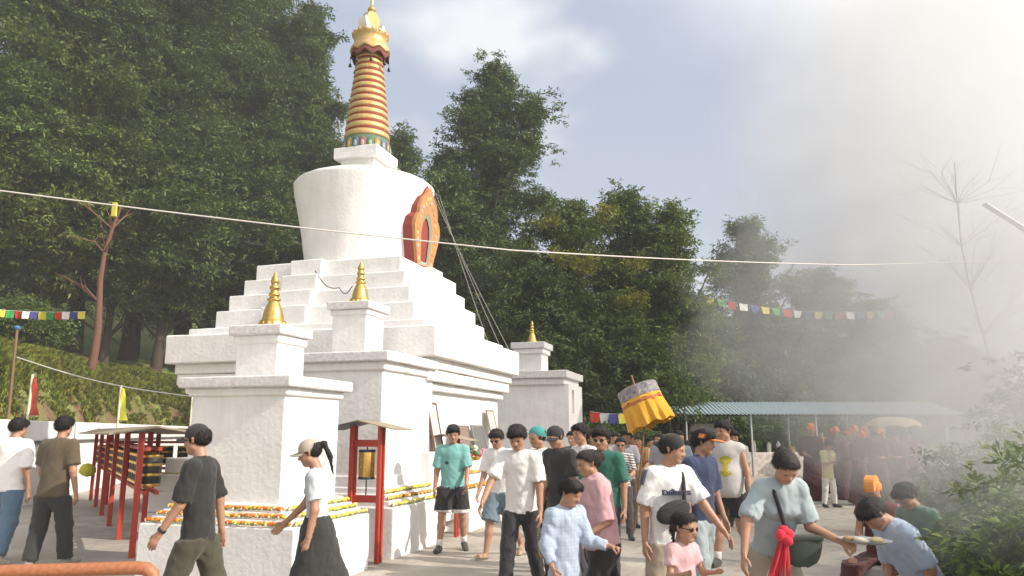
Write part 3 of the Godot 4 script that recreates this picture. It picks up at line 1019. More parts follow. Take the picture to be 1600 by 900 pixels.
	c.append({label = "person in a pale blue t-shirt stooping with a plate held out in one hand", at = spot(1198, 5.7), yaw = 3, h = 1.53, nod = 42, lean = 24, hair = "bun", haircol = [0.02, 0.017, 0.016], cell = 0.012, girth = 0.95, bust = 0.065, shoulder = 0.09,
		top = {col = [0.34, 0.40, 0.43], loose = 0.03, sleeve = 0.9, hem = -0.03, name = "t_shirt", print = "smudge"}, bottom = {col = [0.34, 0.30, 0.24], loose = 0.03},
		leg = [[8, 4, 6], [-8, 4, 12]], arm = [[2, 12, 66, -42], [14, 30, 6, 0]], curl = ["fist", "relaxed"], palm = [70, 0]})
	c.append({label = "seated person in a pale blue t-shirt bent forward beside the shrubs", at = spot(1428, 6.1), yaw = -82, h = 1.62, seat = 0.31, nod = 24, lean = 30, hair = "short", cell = 0.0125, girth = 1.12, hang = false,
		top = {col = [0.36, 0.43, 0.55], loose = 0.035, sleeve = 0.9, hem = -0.03, name = "t_shirt"}, bottom = {col = [0.16, 0.09, 0.06], loose = 0.02},
		leg = [[78, 8, 80, 0], [82, 10, 84, 0]], arm = [[4, 10, 44, 20], [14, 10, 36, 20]], curl = ["fist", "fist"]})
	c.append({label = "seated person in a dull green shirt behind the seated pale blue t-shirt", at = spot(1440, 7.2), yaw = -70, h = 1.58, seat = 0.30, nod = 20, lean = 18, hair = "short", hang = false, girth = 1.05,
		top = {col = [0.09, 0.16, 0.12], loose = 0.03, sleeve = 0.9, hem = -0.03}, bottom = {col = [0.10, 0.04, 0.04]}, leg = [[80, 8, 80, 0], [82, 10, 84, 0]], arm = [[20, 10, 50, 10], [20, 10, 50, 10]]})
	c.append({label = "person in a pale yellow tunic and white trousers looking down at a phone", at = spot(1289, 17.0), yaw = 24, h = 1.40, nod = 26, hair = "short", girth = 0.9, cell = 0.017,
		top = {col = [0.62, 0.54, 0.28], loose = 0.035, sleeve = 0.9, hem = -0.10, name = "tunic"}, bottom = {col = [0.66, 0.63, 0.60], loose = 0.02}, shoe = [0.08, 0.075, 0.07],
		leg = [[4, 4, 4], [-2, 4, 6]], arm = [[10, 6, 96, 40], [16, 6, 90, 35]]})
	# monks
	var maroon := [0.085, 0.022, 0.022]
	var spots := [[1266, 18.6, -8, 1.72, 1], [1318, 18.8, 60, 1.6, 1], [1338, 17.6, 20, 1.56, 1], [1352, 19.6, -30, 1.66, 1], [1368, 17.2, -40, 1.6, 0], [1383, 18.8, -70, 1.64, 1], [1402, 17.8, -60, 1.58, 0], [1330, 20.4, 10, 1.7, 1], [1420, 18.8, -50, 1.6, 0], [1300, 20.8, 15, 1.66, 1]]
	for k in spots.size():
		var a: Array = spots[k]
		var s := {at = spot(a[0], a[1]), yaw = a[2], h = a[3], hair = "shaved", far = true, cell = 0.022, group = "monks gathered in the smoke",
			top = {col = [0.10 + 0.05 * (k % 3), 0.028, 0.024], loose = 0.055, sleeve = 1.2, hem = -0.02, name = "shawl", fold = 0.02}, bottom = {col = maroon, skirt = true, flare = 0.15, fold = 0.02, name = "robe"},
			arm = [[20, 10, 70, 25], [14, 12, 60, 20]], nod = 10 + (k * 7) % 20}
		s.label = "person in maroon robes with a crested orange hat among the smoke" if a[4] else "person in maroon robes, bareheaded, among the smoke"
		if k == 0:
			s.label = "tall person in dark robes and a crested orange hat beside the pale yellow tunic"
			s.group = ""
			s.top.col = [0.05, 0.022, 0.02]
		if a[4]:
			s.monkhat = [0.72, 0.20, 0.02]
		c.append(s)
	c.append({label = "seated monk with a crested orange hat behind the seated pale blue t-shirt", at = spot(1364, 8.3), yaw = -40, h = 1.56, seat = 0.24, nod = 16, lean = 10, hair = "shaved", far = true, cell = 0.018, hang = false, monkhat = [0.75, 0.27, 0.03],
		top = {col = [0.12, 0.03, 0.03], loose = 0.03, sleeve = 0.3, hem = -0.02, name = "vest"}, bottom = {col = maroon, loose = 0.06, name = "robe"}, leg = [[80, 20, 84, 0], [80, 20, 84, 0]], arm = [[20, 8, 70, 30], [20, 8, 70, 30]]})
	# people farther off, between the shrine and the shed
	var far := [
		[998, 16.0, -20, 1.50, [0.42, 0.05, 0.04], [0.35, 0.22, 0.03], "madras", "person in a red and yellow patterned dress standing under the trees"],
		[1012, 17.0, 30, 1.46, [0.55, 0.50, 0.40], [0.16, 0.12, 0.10], "", "person in a cream shawl standing under the trees"],
		[1024, 18.0, 10, 1.50, [0.32, 0.26, 0.12], [0.08, 0.06, 0.06], "", "person in a mustard jacket standing under the trees"],
		[986, 17.5, 20, 1.52, [0.14, 0.05, 0.07], [0.06, 0.05, 0.06], "", "person in a plum top standing under the trees"],
		[1032, 15.0, -40, 1.56, [0.30, 0.31, 0.34], [0.05, 0.05, 0.06], "", "person in a light grey shirt standing near the yellow canopy pole"],
		[1100, 19.0, 0, 1.58, [0.10, 0.13, 0.25], [0.06, 0.06, 0.07], "", "person in a dull blue jacket standing before the shed"],
		[1078, 21.0, 15, 1.60, [0.03, 0.03, 0.035], [0.04, 0.04, 0.04], "", "person in black clothes standing before the shed's pale wall"],
		[1147, 13.5, -20, 1.60, [0.40, 0.42, 0.40], [0.05, 0.05, 0.05], "", "person in a pale shirt and dark trousers behind the sleeveless grey top"],
		[898, 12.0, -30, 1.60, [0.10, 0.10, 0.11], [0.05, 0.05, 0.05], "", "person in a charcoal shirt glimpsed behind the black cap"],
		[929, 13.0, -10, 1.62, [0.30, 0.12, 0.10], [0.06, 0.05, 0.05], "", "person in a brick red shirt glimpsed behind the dark green t-shirt"],
		[957, 15.0, 10, 1.58, [0.48, 0.46, 0.40], [0.06, 0.05, 0.05], "", "person in an ivory shirt behind the striped top"],
		[1058, 13.0, 10, 1.60, [0.16, 0.20, 0.24], [0.06, 0.05, 0.05], "", "person in a slate shirt behind the football shirt's black cap"],
		[976, 13.5, 5, 1.60, [0.38, 0.36, 0.42], [0.10, 0.08, 0.08], "", "person with a lilac headscarf behind the striped top"],
		[1283, 28.0, -20, 1.64, [0.36, 0.10, 0.03], [0.06, 0.02, 0.02], "", "person in a rust orange wrap at the end of the white counter"],
		[1330, 27.0, 10, 1.62, [0.05, 0.12, 0.30], [0.04, 0.04, 0.05], "", "person in a bright blue shirt under the shed roof"]]
	for a in far:
		var s := {label = a[7], at = spot(a[0], a[1]), yaw = a[2], h = a[3], hair = "short" if a[0] % 2 else "bun", far = true, cell = 0.021, top = {col = a[4], loose = 0.03, sleeve = 0.95, hem = -0.03}, bottom = {col = a[5]}, nod = 10,
			arm = [[10 + a[0] % 9, 8, 40, 20], [4, 8, 20 + a[0] % 30, 15]]}
		if a[6]:
			s.top.print = a[6]
		c.append(s)
	return c

# ---- what single people wear besides
func wristband(t: Node3D, s: Dictionary, j: Dictionary, _hx: Transform3D, _hb: Basis) -> void:
	var a: Dictionary = j.arms[0]
	var g := Geo.new()
	var d: Vector3 = (a.wr - a.el).normalized()
	g.tube([a.wr - d * 0.035, a.wr - d * 0.012], [0.033], 12)
	part(t, "wristband", g.mesh(), M.black)

func white_socks(t: Node3D, s: Dictionary, j: Dictionary, _hx: Transform3D, _hb: Basis) -> void:
	for l in j.legs:
		var g := Geo.new()
		g.tint = Color(0.72, 0.7, 0.68)
		var d: Vector3 = (l.knee - l.ankle).normalized()
		g.tube([l.ankle, l.ankle + d * 0.06, l.ankle + d * 0.10], [0.043, 0.044, 0.046], 12)
		part(t, "sock", g.mesh(), M.cloth)

func shirt_collar(t: Node3D, s: Dictionary, j: Dictionary, _hx: Transform3D, _hb: Basis) -> void:
	var g := Geo.new()
	g.tint = Color(0.36, 0.43, 0.54)
	var pts := []
	for k in 13:
		var w := TAU * k / 12.0
		pts.append(j.neck - j.up * 0.004 + j.side * cos(w) * 0.05 + j.fwd * (sin(w) * 0.045 + 0.004) - j.up * maxf(0.0, sin(w)) * 0.02)
	g.tube(pts, [0.014], 8)
	part(t, "collar", g.mesh(), M.cloth)

func orange_peak(t: Node3D, s: Dictionary, _j: Dictionary, hx: Transform3D, hb: Basis) -> void:
	var g := Geo.new()
	g.tint = Color(0.75, 0.20, 0.03)
	var hs: float = s.h / 1.7
	var prof := []
	for k in 7:
		var w := PI / 2 * k / 6.0
		prof.append(Vector2(cos(w) * 0.096, sin(w) * 0.08) * hs)
	g.lathe(hx * Vector3(0, 0.155, -0.008), prof, 18, hb)
	g.ball(hx * Vector3(0, 0.150, 0.12), Vector3(0.085, 0.012, 0.095) * hs, 14, hb)
	part(t, "orange_cap", g.mesh(), M.cloth)

func football_print(t: Node3D, s: Dictionary, j: Dictionary, _hx: Transform3D, _hb: Basis) -> void:
	var q: float = s.h / 1.7
	var ink := mat(0.07, 0.08, 0.12, 0.7)
	# three stripes along each shoulder
	for k in 2:
		var sg := 1.0 if k == 0 else -1.0
		var a: Dictionary = j.arms[k]
		for n in 3:
			var g := Geo.new()
			var off: Vector3 = j.fwd * (0.028 - 0.024 * n) * q
			var e: Vector3 = (a.el - a.sh).normalized()
			var outw: Vector3 = (j.side * sg + j.up * 0.25).normalized()
			g.tube([j.neck + j.side * sg * 0.075 * q - j.up * 0.008 * q + off, a.sh + j.up * 0.066 * q + off - j.side * sg * 0.03 * q, a.sh + outw * 0.071 * q + off * 1.1 + j.up * 0.02 * q, a.sh + e * 0.10 * q + outw * 0.079 * q + off * 1.1], [0.0058 * q], 6)
			part(t, "shoulder_stripe", g.mesh(), ink)
	var at: Vector3 = j.c + j.up * 0.212 * s.h + j.fwd * 0.136 * q - j.side * 0.005
	var word := TextMesh.new()
	word.text = "Emirates"
	word.font_size = 24
	word.pixel_size = 0.0026 * q
	word.depth = 0.03
	var f := SystemFont.new()
	f.font_names = PackedStringArray(["Droid Serif"])
	word.font = f
	var o := part(t, "lettering", word, ink, at)
	o.basis = Basis(j.side, j.up, j.fwd)
	# crest over the heart and the maker's slanted bars on the other breast
	var g := Geo.new()
	g.tint = Color(0.45, 0.38, 0.22)
	var cp: Vector3 = j.c + j.up * 0.222 * s.h + j.fwd * 0.128 * q + j.side * 0.075 * q
	g.ball(cp, Vector3(0.017, 0.020, 0.008) * q, 10, Basis(j.side, j.up, j.fwd))
	g.ball(cp + j.up * 0.026 * q, Vector3(0.010, 0.009, 0.008) * q, 8, Basis(j.side, j.up, j.fwd))
	part(t, "crest", g.mesh(), M.tinted)
	for n in 3:
		var b := Geo.new()
		var bp: Vector3 = j.c + j.up * (0.216 + 0.0018 * n) * s.h + j.fwd * 0.131 * q - j.side * (0.062 - 0.014 * n) * q
		b.box(bp, Vector3(0.008, 0.014 + 0.011 * n, 0.016) * q, Basis(j.side, j.up, j.fwd) * Basis(Vector3.BACK, 0.5))
		part(t, "slanted_bar", b.mesh(), ink)

# short locks standing off the hair's surface, so that its edge is soft
func strands(a: Array, k: float, seed_: int) -> void:
	rng.seed = 300 + seed_
	var n: int = a[0].size()
	var want := int(n * 0.55)
	for q in want:
		var at := rng.randi() % n
		var p: Vector3 = a[0][at]
		var nm: Vector3 = a[1][at]
		var flow := (Vector3(0, -1, 0) + Vector3(p.x * 4.0, 0, (p.z - 0.02) * 5.0) + Vector3(rng.randf_range(-0.5, 0.5), rng.randf_range(-0.3, 0.3), rng.randf_range(-0.5, 0.5))).normalized()
		var d := (flow + nm * rng.randf_range(0.25, 0.75)).normalized()
		var side := d.cross(nm).normalized() * 0.0026
		var l := rng.randf_range(0.012, 0.030) * k
		var b: int = a[0].size()
		a[0].append_array(PackedVector3Array([p - side, p + side, p + d * l]))
		a[1].append_array(PackedVector3Array([nm, nm, nm]))
		var f := (p + side - (p - side)).cross(p + d * l - (p - side))
		a[2].append_array(PackedInt32Array([b, b + 2, b + 1] if f.dot(nm) > 0 else [b, b + 1, b + 2]))

func build_people() -> void:
	for k in ["short", "thick", "bun", "child", "pigtails", "undercap", "undercaptail", "shaved"]:
		heads[k] = []
	var kinds := heads.keys()
	var done := []
	done.resize(kinds.size() + 2)
	var head_job := func(n: int) -> void:
		if n < kinds.size():
			done[n] = nets(head_bones(kinds[n]), 0.0062, 2, [0.0, 0.007 if kinds[n] != "shaved" else 0.0], n, Vector3(60, 14, 60))
		else:
			done[n] = nets(hand_bones(0.35 if n == kinds.size() else 1.15), 0.0045, 1, [0.0], n)
	var w := WorkerThreadPool.add_group_task(head_job, done.size(), 4)
	WorkerThreadPool.wait_for_group_task_completion(w)
	for n in kinds.size():
		heads[kinds[n]] = done[n]
		if kinds[n] != "shaved":
			strands(heads[kinds[n]][1], 0.55 if kinds[n].begins_with("under") else 1.0, n)
	hands.relaxed = done[kinds.size()]
	hands.fist = done[kinds.size() + 1]
	var specs := crowd()
	var made := []
	made.resize(specs.size())
	var job := func(n: int) -> void:
		made[n] = figure(specs[n])
	w = WorkerThreadPool.add_group_task(job, specs.size(), 4)
	WorkerThreadPool.wait_for_group_task_completion(w)
	for n in specs.size():
		raise_person(specs[n], made[n])
		people[specs[n].label] = [specs[n], made[n].j]

var people := {}

# a point given in a person's own axes, as a place in the world
func on_person(start: String, f: Callable) -> Vector3:
	for k in people:
		if k.begins_with(start):
			var s: Dictionary = people[k][0]
			var v: Vector3 = f.call(people[k][1], s)
			return Vector3(s.at[0], s.get("floor", 0.0), s.at[1]) + v.rotated(Vector3.UP, deg_to_rad(s.yaw))
	return Vector3.ZERO

func carried_things() -> void:
	# plate with offerings
	var hand := on_person("person in a pale blue t-shirt stooping", func(j, _s): return j.arms[0].wr + (j.arms[0].wr - j.arms[0].el).normalized() * 0.09)
	var t := thing("offering_plate", "round metal plate of offerings held out on one hand", "plate", hand + Vector3(0.06, 0.035, 0.02))
	t.rotation.z = -0.03
	var g := Geo.new()
	g.lathe(Vector3.ZERO, [Vector2(0.001, 0), Vector2(0.12, 0.0), Vector2(0.165, 0.018), Vector2(0.17, 0.022), Vector2(0.16, 0.02), Vector2(0.12, 0.006), Vector2(0.001, 0.006)], 28)
	part(t, "dish", g.mesh(), M.steel)
	for k in 4:
		var b := Geo.new()
		b.tint = [Color(0.5, 0.4, 0.2), Color(0.42, 0.34, 0.2), Color(0.55, 0.5, 0.4), Color(0.35, 0.22, 0.1)][k]
		b.ball(Vector3([0.07, 0.10, -0.04, -0.09][k], 0.02, [0.02, -0.04, 0.03, -0.03][k]), Vector3(0.05, 0.016, 0.04), 9, Basis(Vector3.UP, k * 1.3))
		part(t, "offering", b.mesh(), M.tinted)
	# green shoulder bag with a strap, and a red scarf knotted to it
	var who := "person in a pale blue t-shirt stooping"
	var bag := on_person(who, func(j, s): return j.c + j.up * 0.10 * s.h + j.fwd * 0.20 + j.side * 0.10)
	t = thing("shoulder_bag", "dark green half-moon bag slung across the pale blue t-shirt", "bag", bag)
	g = Geo.new()
	g.tint = Color(0.035, 0.05, 0.035)
	var rows := []
	for y in 9:
		var f := y / 8.0
		var ring := PackedVector3Array()
		for x in 18:
			var w := TAU * x / 18.0
			var rr := sqrt(maxf(0.0, 1.0 - pow(1.0 - f, 2.2)))
			ring.append(Vector3(cos(w) * 0.145 * (0.35 + 0.65 * rr), -0.17 + 0.2 * f + 0.004 * sin(w * 5), sin(w) * 0.06 * (0.3 + 0.7 * rr)))
		rows.append(ring)
	g.sheet(rows, true, true)
	part(t, "pouch", g.mesh(), M.cloth)
	g = Geo.new()
	g.tint = Color(0.03, 0.04, 0.03)
	g.rbox(Vector3(0, 0.02, 0.01), Vector3(0.27, 0.035, 0.11), 0.015)
	part(t, "flap", g.mesh(), M.cloth)
	var strap := Geo.new()
	strap.tint = Color(0.015, 0.015, 0.015)
	var pts := []
	for k in 7:
		var f := k / 6.0
		var q := on_person(who, func(j, s): return j.c + j.up * lerpf(0.325, 0.12, f) * s.h + j.fwd * (lerpf(-0.02, 0.17, pow(f, 0.38)) + 0.012 * sin(f * PI)) + j.side * lerpf(-0.085, 0.005, f))
		pts.append(q - bag)
	strap.tube(pts, [0.016], 6)
	part(t, "strap", strap.mesh(), M.cloth)
	var sc := on_person(who, func(j, s): return j.c + j.up * 0.135 * s.h + j.fwd * 0.215 - j.side * 0.035)
	t = thing("red_scarf", "bright red fringed scarf knotted to the bag strap", "scarf", sc)
	for k in 4:
		g = Geo.new()
		g.tint = Color(0.62, 0.02, 0.05) * (0.85 + 0.1 * (k % 3))
		g.ball(Vector3([0.0, 0.03, -0.025, 0.012][k], [0.03, 0.0, 0.0, -0.03][k], 0.01 * k), Vector3(0.045, 0.035, 0.04), 10, Basis(Vector3.BACK, k * 0.8))
		part(t, "knot", g.mesh(), M.cloth)
	rng.seed = 71
	for k in 26:
		g = Geo.new()
		g.tint = Color(0.60, 0.02, 0.045) * rng.randf_range(0.75, 1.15)
		var x := rng.randf_range(-0.045, 0.05)
		var z := rng.randf_range(-0.02, 0.02)
		g.tube([Vector3(x * 0.5, -0.03, z), Vector3(x * 1.2 - 0.02, -0.16, z * 1.3), Vector3(x * 1.9 - 0.045, rng.randf_range(-0.27, -0.33), z * 1.6)], [0.012, 0.010, 0.004], 5)
		part(t, "tassel", g.mesh(), M.cloth)
	# black sling bag
	who = "person in a white football shirt"
	bag = on_person(who, func(j, s): return j.c + j.up * 0.125 * s.h + j.fwd * 0.165 - j.side * 0.055)
	t = thing("sling_bag", "black nylon sling bag across the white football shirt", "bag", bag, deg_to_rad(18))
	g = Geo.new()
	g.tint = Color(0.02, 0.02, 0.021)
	g.ball(Vector3.ZERO, Vector3(0.15, 0.082, 0.05), 18, Basis(Vector3.BACK, 0.30))
	part(t, "pouch", g.mesh(), M.cloth)
	g = Geo.new()
	g.tube([Vector3(-0.11, 0.02, 0.035), Vector3(0.0, 0.055, 0.043), Vector3(0.10, 0.085, 0.03)], [0.004], 6)
	part(t, "zip", g.mesh(), M.dark_metal)
	strap = Geo.new()
	strap.tint = Color(0.02, 0.02, 0.021)
	pts = []
	for k in 8:
		var f := k / 7.0
		var q := on_person(who, func(j, s): return j.c + j.up * lerpf(0.325, 0.16, f) * s.h + j.fwd * (lerpf(-0.03, 0.145, pow(f, 0.38)) + 0.006) + j.side * lerpf(0.085, 0.045, f))
		pts.append((q - bag).rotated(Vector3.UP, -deg_to_rad(18)))
	strap.tube(pts, [0.017], 6)
	part(t, "strap", strap.mesh(), M.cloth)
	# white paper bag of the child
	var hb := on_person("child in a pale blue", func(j, _s): return j.arms[1].wr + (j.arms[1].wr - j.arms[1].el).normalized() * 0.07)
	g = Geo.new()
	g.tint = Color(0.72, 0.70, 0.68)
	var r2 := []
	for y in 7:
		var f := y / 6.0
		var ring := PackedVector3Array()
		for x in 14:
			var w := TAU * x / 14.0
			var rr := lerpf(0.085, 0.02, pow(f, 1.6)) * (1.0 + 0.10 * sin(w * 3 + y))
			ring.append(Vector3(cos(w) * rr, -0.2 + 0.2 * f, sin(w) * rr * 0.6))
		r2.append(ring)
	g.sheet(r2, true, true)
	solo("paper_bag", "crumpled white paper bag in the child's fist", "bag", g.mesh(), M.cloth, hb)
	# strings of beads from a hand
	var bh := on_person("person in a plain white t-shirt", func(j, _s): return j.arms[0].wr + (j.arms[0].wr - j.arms[0].el).normalized() * 0.08)
	t = thing("prayer_beads", "loop of small beads hanging from a hand beside the track trousers", "beads", bh)
	for k in 40:
		var w := TAU * k / 40.0
		g = Geo.new()
		g.tint = Color(0.35, 0.2, 0.1)
		g.ball(Vector3(sin(w) * 0.03, -0.17 + cos(w) * 0.17, 0.01 * sin(w)), Vector3.ONE * 0.008, 6)
		part(t, "bead", g.mesh(), M.tinted)
	# phone
	var ph := on_person("person in a pale yellow tunic", func(j, _s): return (j.arms[0].wr + j.arms[1].wr) / 2 + Vector3(0, 0.03, 0.08))
	g = Geo.new()
	g.rbox(Vector3.ZERO, Vector3(0.075, 0.15, 0.01), 0.004, 0, null, Basis(Vector3.RIGHT, -0.9))
	solo("phone", "dark phone held up over the pale yellow tunic", "phone", g.mesh(), M.black, ph)
	# seats under the two who sit, and the monk
	for a in [["person in a pale blue t-shirt bent", "low stone seat under the pale blue t-shirt"], ["seated person in a pale blue", "low stone seat under the pale blue t-shirt"], ["seated person in a dull green", "low stone seat under the dull green shirt"], ["seated monk", "low stone seat under the seated monk"]]:
		for k in people:
			if k.begins_with(a[0]):
				var s: Dictionary = people[k][0]
				g = Geo.new()
				g.rbox(Vector3(0, s.seat / 2, 0), Vector3(0.5, s.seat, 0.45), 0.03, 0.012, wob)
				solo("stone_seat", a[1], "seat", g.mesh(), M.old_plaster, Vector3(s.at[0], 0, s.at[1]), deg_to_rad(s.yaw))

# ---------------------------------------------------------------- the shrine
# box in shrine axes: u0..u1, v0..v1, y0..y1, relative to the thing's base (ou, ov)
func ubox(o: Vector2, u0: float, u1: float, v0: float, v1: float, y0: float, y1: float, r := 0.022, rough := 0.012) -> ArrayMesh:
	var g := Geo.new()
	g.rbox(Vector3((u0 + u1) / 2 - o.x, (y0 + y1) / 2, -((v0 + v1) / 2 - o.y)), Vector3(u1 - u0, y1 - y0, v1 - v0), r, rough, wob)
	return g.mesh()

func ring_bands(parent: Node3D, o: Vector2, u0: float, u1: float, v0: float, v1: float, top: float, f: float, b: float, of: float, ob: float, called := "cornice") -> void:
	part(parent, called, ubox(o, u0 - of, u1 + of, v0 - of, v1 + of, top - f, top), M.weathered)
	part(parent, called + "_band", ubox(o, u0 - ob, u1 + ob, v0 - ob, v1 + ob, top - f - b, top - f + 0.01, 0.03), M.plaster)

func gold_finial(parent: Node3D, at: Vector3, k: float, m: Material) -> void:
	var f := []
	for q in [[0.001, 0.0], [0.155, 0.0], [0.165, 0.02], [0.160, 0.055], [0.145, 0.075], [0.150, 0.085], [0.128, 0.10], [0.118, 0.16], [0.098, 0.24], [0.070, 0.30], [0.056, 0.325], [0.080, 0.335], [0.082, 0.350], [0.058, 0.362], [0.048, 0.38], [0.066, 0.395], [0.066, 0.41], [0.050, 0.43], [0.040, 0.46], [0.058, 0.475], [0.062, 0.495], [0.048, 0.515], [0.034, 0.53], [0.044, 0.545], [0.050, 0.575], [0.040, 0.61], [0.020, 0.65], [0.010, 0.68], [0.001, 0.695]]:
		f.append(Vector2(q[0], q[1]) * k)
	var g := Geo.new()
	g.lathe(at, f, 28)
	var fin := part(parent, "gilded_finial", g.mesh(), m)
	for j in 14:
		var w := TAU * j / 14
		var p := Geo.new()
		p.ball(at + Vector3(cos(w) * 0.155, 0.036, sin(w) * 0.155) * k, Vector3(0.030, 0.038, 0.014) * k, 8, Basis(Vector3.UP, -w + PI / 2))
		part(fin, "lotus_petal", p.mesh(), m)

func small_shrine(label: String, o: Vector2, bw: Vector2, y0: float, y1: float, fb: Array, mini: Vector2, ms: float, mh: Array, fk: float, plat := []) -> Node3D:
	var t := thing("corner_shrine", label, "shrine", W(o.x, o.y), -PHI)
	# plat: [u0,u1,v0,v1,h], then three steps up to the body
	if plat.size():
		part(t, "platform", ubox(o, plat[0], plat[1], plat[2], plat[3], -0.2, plat[4], 0.025), M.plaster)
		for k in 3:
			var f := (k + 1.0) / 4.0
			part(t, "step", ubox(o, lerpf(plat[0], o.x - bw.x, f), lerpf(plat[1], o.x + bw.x, f), lerpf(plat[2], o.y - bw.y, f), lerpf(plat[3], o.y + bw.y, f), plat[4] - 0.05, lerpf(plat[4], y0 + 0.0, (k + 1) / 3.0)), M.plaster)
	part(t, "body", ubox(o, o.x - bw.x, o.x + bw.x, o.y - bw.y, o.y + bw.y, (y0 - 0.06) if plat.size() else 0.0, y1 - fb[0] - fb[1] + 0.02), M.plaster)
	ring_bands(t, o, o.x - bw.x, o.x + bw.x, o.y - bw.y, o.y + bw.y, y1, fb[0], fb[1], fb[2], fb[3])
	part(t, "pedestal", ubox(o, mini.x - ms, mini.x + ms, mini.y - ms, mini.y + ms, y1 - 0.04, mh[0] - 0.2), M.plaster)
	ring_bands(t, o, mini.x - ms, mini.x + ms, mini.y - ms, mini.y + ms, mh[0], mh[1], mh[2], fb[2] * 0.62, fb[3] * 0.7, "pedestal_cornice")
	gold_finial(t, Vector3(mini.x - o.x, mh[0] - 0.005, -(mini.y - o.y)), fk, M.gold)
	return t

var UC := -7.0
var VC := 13.09

func build_shrine() -> void:
	var o := Vector2(UC, VC)
	# the small shrine in front
	small_shrine("white shrine pedestal with a gold finial on a garlanded base before the stupa", Vector2(-5.33, 7.82), Vector2(0.60, 0.575), 0.84, 2.18, [0.125, 0.09, 0.115, 0.04], Vector2(-5.37, 7.87), 0.28, [2.80, 0.12, 0.10], 1.0, [-6.24, -4.35, 6.94, 8.56, 0.64])
	# the far shrine
	var far := small_shrine("large white shrine pedestal with a narrow slot and a small gold finial beyond the stupa", Vector2(-5.78, 20.6), Vector2(1.16, 0.85), 0.0, 3.17, [0.2, 0.17, 0.18, 0.08], Vector2(-5.52, 20.1), 0.36, [3.94, 0.17, 0.14], 0.93)
	# a real slot through the outer leaf of its sunlit wall
	for q in [[19.75, 20.15, 0.0, 2.82], [20.42, 21.45, 0.0, 2.82], [20.15, 20.42, 0.0, 2.05], [20.15, 20.42, 2.68, 2.82]]:
		part(far, "wall_leaf", ubox(Vector2(-5.78, 20.6), -4.66, -4.44, q[0], q[1], q[2], q[3], 0.004, 0.0), M.plaster)

	var t := thing("stupa", "tall white stupa with stepped terraces, white dome and gold ringed spire", "stupa", W(UC, VC), -PHI)
	# base and walls
	part(t, "base", ubox(o, -9.55, -4.78, 10.55, 15.7, -0.2, 0.30, 0.03), M.plaster)
	part(t, "base", ubox(o, -9.50, -4.80, 10.62, 15.6, 0.30, 0.62, 0.03), M.plaster)
	part(t, "base_step", ubox(o, -9.42, -4.84, 10.75, 15.5, 0.60, 0.90, 0.03), M.plaster)
	part(t, "base_step", ubox(o, -9.36, -4.86, 10.9, 15.4, 0.88, 1.16, 0.03), M.plaster)
	part(t, "wall", ubox(o, UC - 2.14, UC + 2.14, VC - 1.90, VC + 1.95, 1.0, 2.5), M.plaster)
	part(t, "wall_ledge", ubox(o, -4.9, -4.58, 10.9, 12.3, 0.2, 1.28, 0.02), M.plaster)
	part(t, "cornice_band", ubox(o, UC - 2.24, UC + 2.24, VC - 2.0, VC + 2.03, 2.22, 2.36, 0.03), M.plaster)
	part(t, "cornice_band", ubox(o, UC - 2.34, UC + 2.34, VC - 2.1, VC + 2.12, 2.36, 2.55, 0.03), M.plaster)
	part(t, "cornice_band", ubox(o, UC - 2.38, UC + 2.38, VC - 2.13, VC + 2.16, 2.55, 2.73, 0.03), M.plaster)
	part(t, "slab", ubox(o, UC - 2.5, UC + 2.5, VC - 2.25, VC + 2.28, 2.72, 3.21, 0.03), M.plaster)
	# terraces with a projecting middle on each side
	var ts := [[2.22, 3.34, 0.0], [1.91, 3.68, 1.02], [1.76, 3.97, 0.86], [1.585, 4.27, 0.70], [1.44, 4.565, 0.54]]
	var y := 3.15
	for k in ts.size():
		var a: Array = ts[k]
		var h: float = a[0]
		part(t, "terrace", ubox(o, UC - h, UC + h, VC - h * 0.92, VC + h * 0.92, y, a[1]), M.plaster)
		if a[2] > 0.0:
			var w: float = a[2]
			var n: float = h + 0.14
			part(t, "terrace_projection", ubox(o, UC - 0.35 - w * 0.55, UC - 0.02, VC - n * 0.92, VC - h * 0.92 + 0.05, y - 0.02, a[1] + 0.012), M.plaster)
			part(t, "terrace_projection", ubox(o, UC + h - 0.05, UC + n, VC - w * 0.5, VC + w * 0.5, y - 0.02, a[1] + 0.012), M.plaster)
		y = a[1] - 0.03
	# dome
	var g := Geo.new()
	var prof := []
	for q in [[1.06, 4.5], [1.075, 4.62], [1.125, 4.95], [1.19, 5.35], [1.26, 5.75], [1.325, 6.05], [1.356, 6.22], [1.360, 6.265], [1.340, 6.295], [1.29, 6.325], [1.1, 6.41], [0.85, 6.50], [0.62, 6.57], [0.3, 6.64], [0.001, 6.65]]:
		prof.append(Vector2(q[0], q[1]))
	g.lathe(Vector3.ZERO, prof, 72)
	for k in g.p.size():
		g.p[k] += g.n[k] * wob.get_noise_3dv(g.p[k] * 1.1) * 0.016
	part(t, "dome", g.mesh(), M.plaster)
	part(t, "harmika", ubox(o, UC - 0.36, UC + 0.36, VC - 0.36, VC + 0.36, 6.55, 6.86), M.plaster)
	part(t, "harmika_slab", ubox(o, UC - 0.47, UC + 0.47, VC - 0.47, VC + 0.47, 6.80, 7.03), M.plaster)
	# painted lotus course under the spire
	g = Geo.new()
	g.tint = Color(0.10, 0.16, 0.10)
	g.lathe(Vector3.ZERO, [Vector2(0.44, 7.0), Vector2(0.465, 7.02), Vector2(0.455, 7.25), Vector2(0.43, 7.29), Vector2(0.01, 7.29)], 40)
	var lotus := part(t, "lotus_course", g.mesh(), M.tinted)
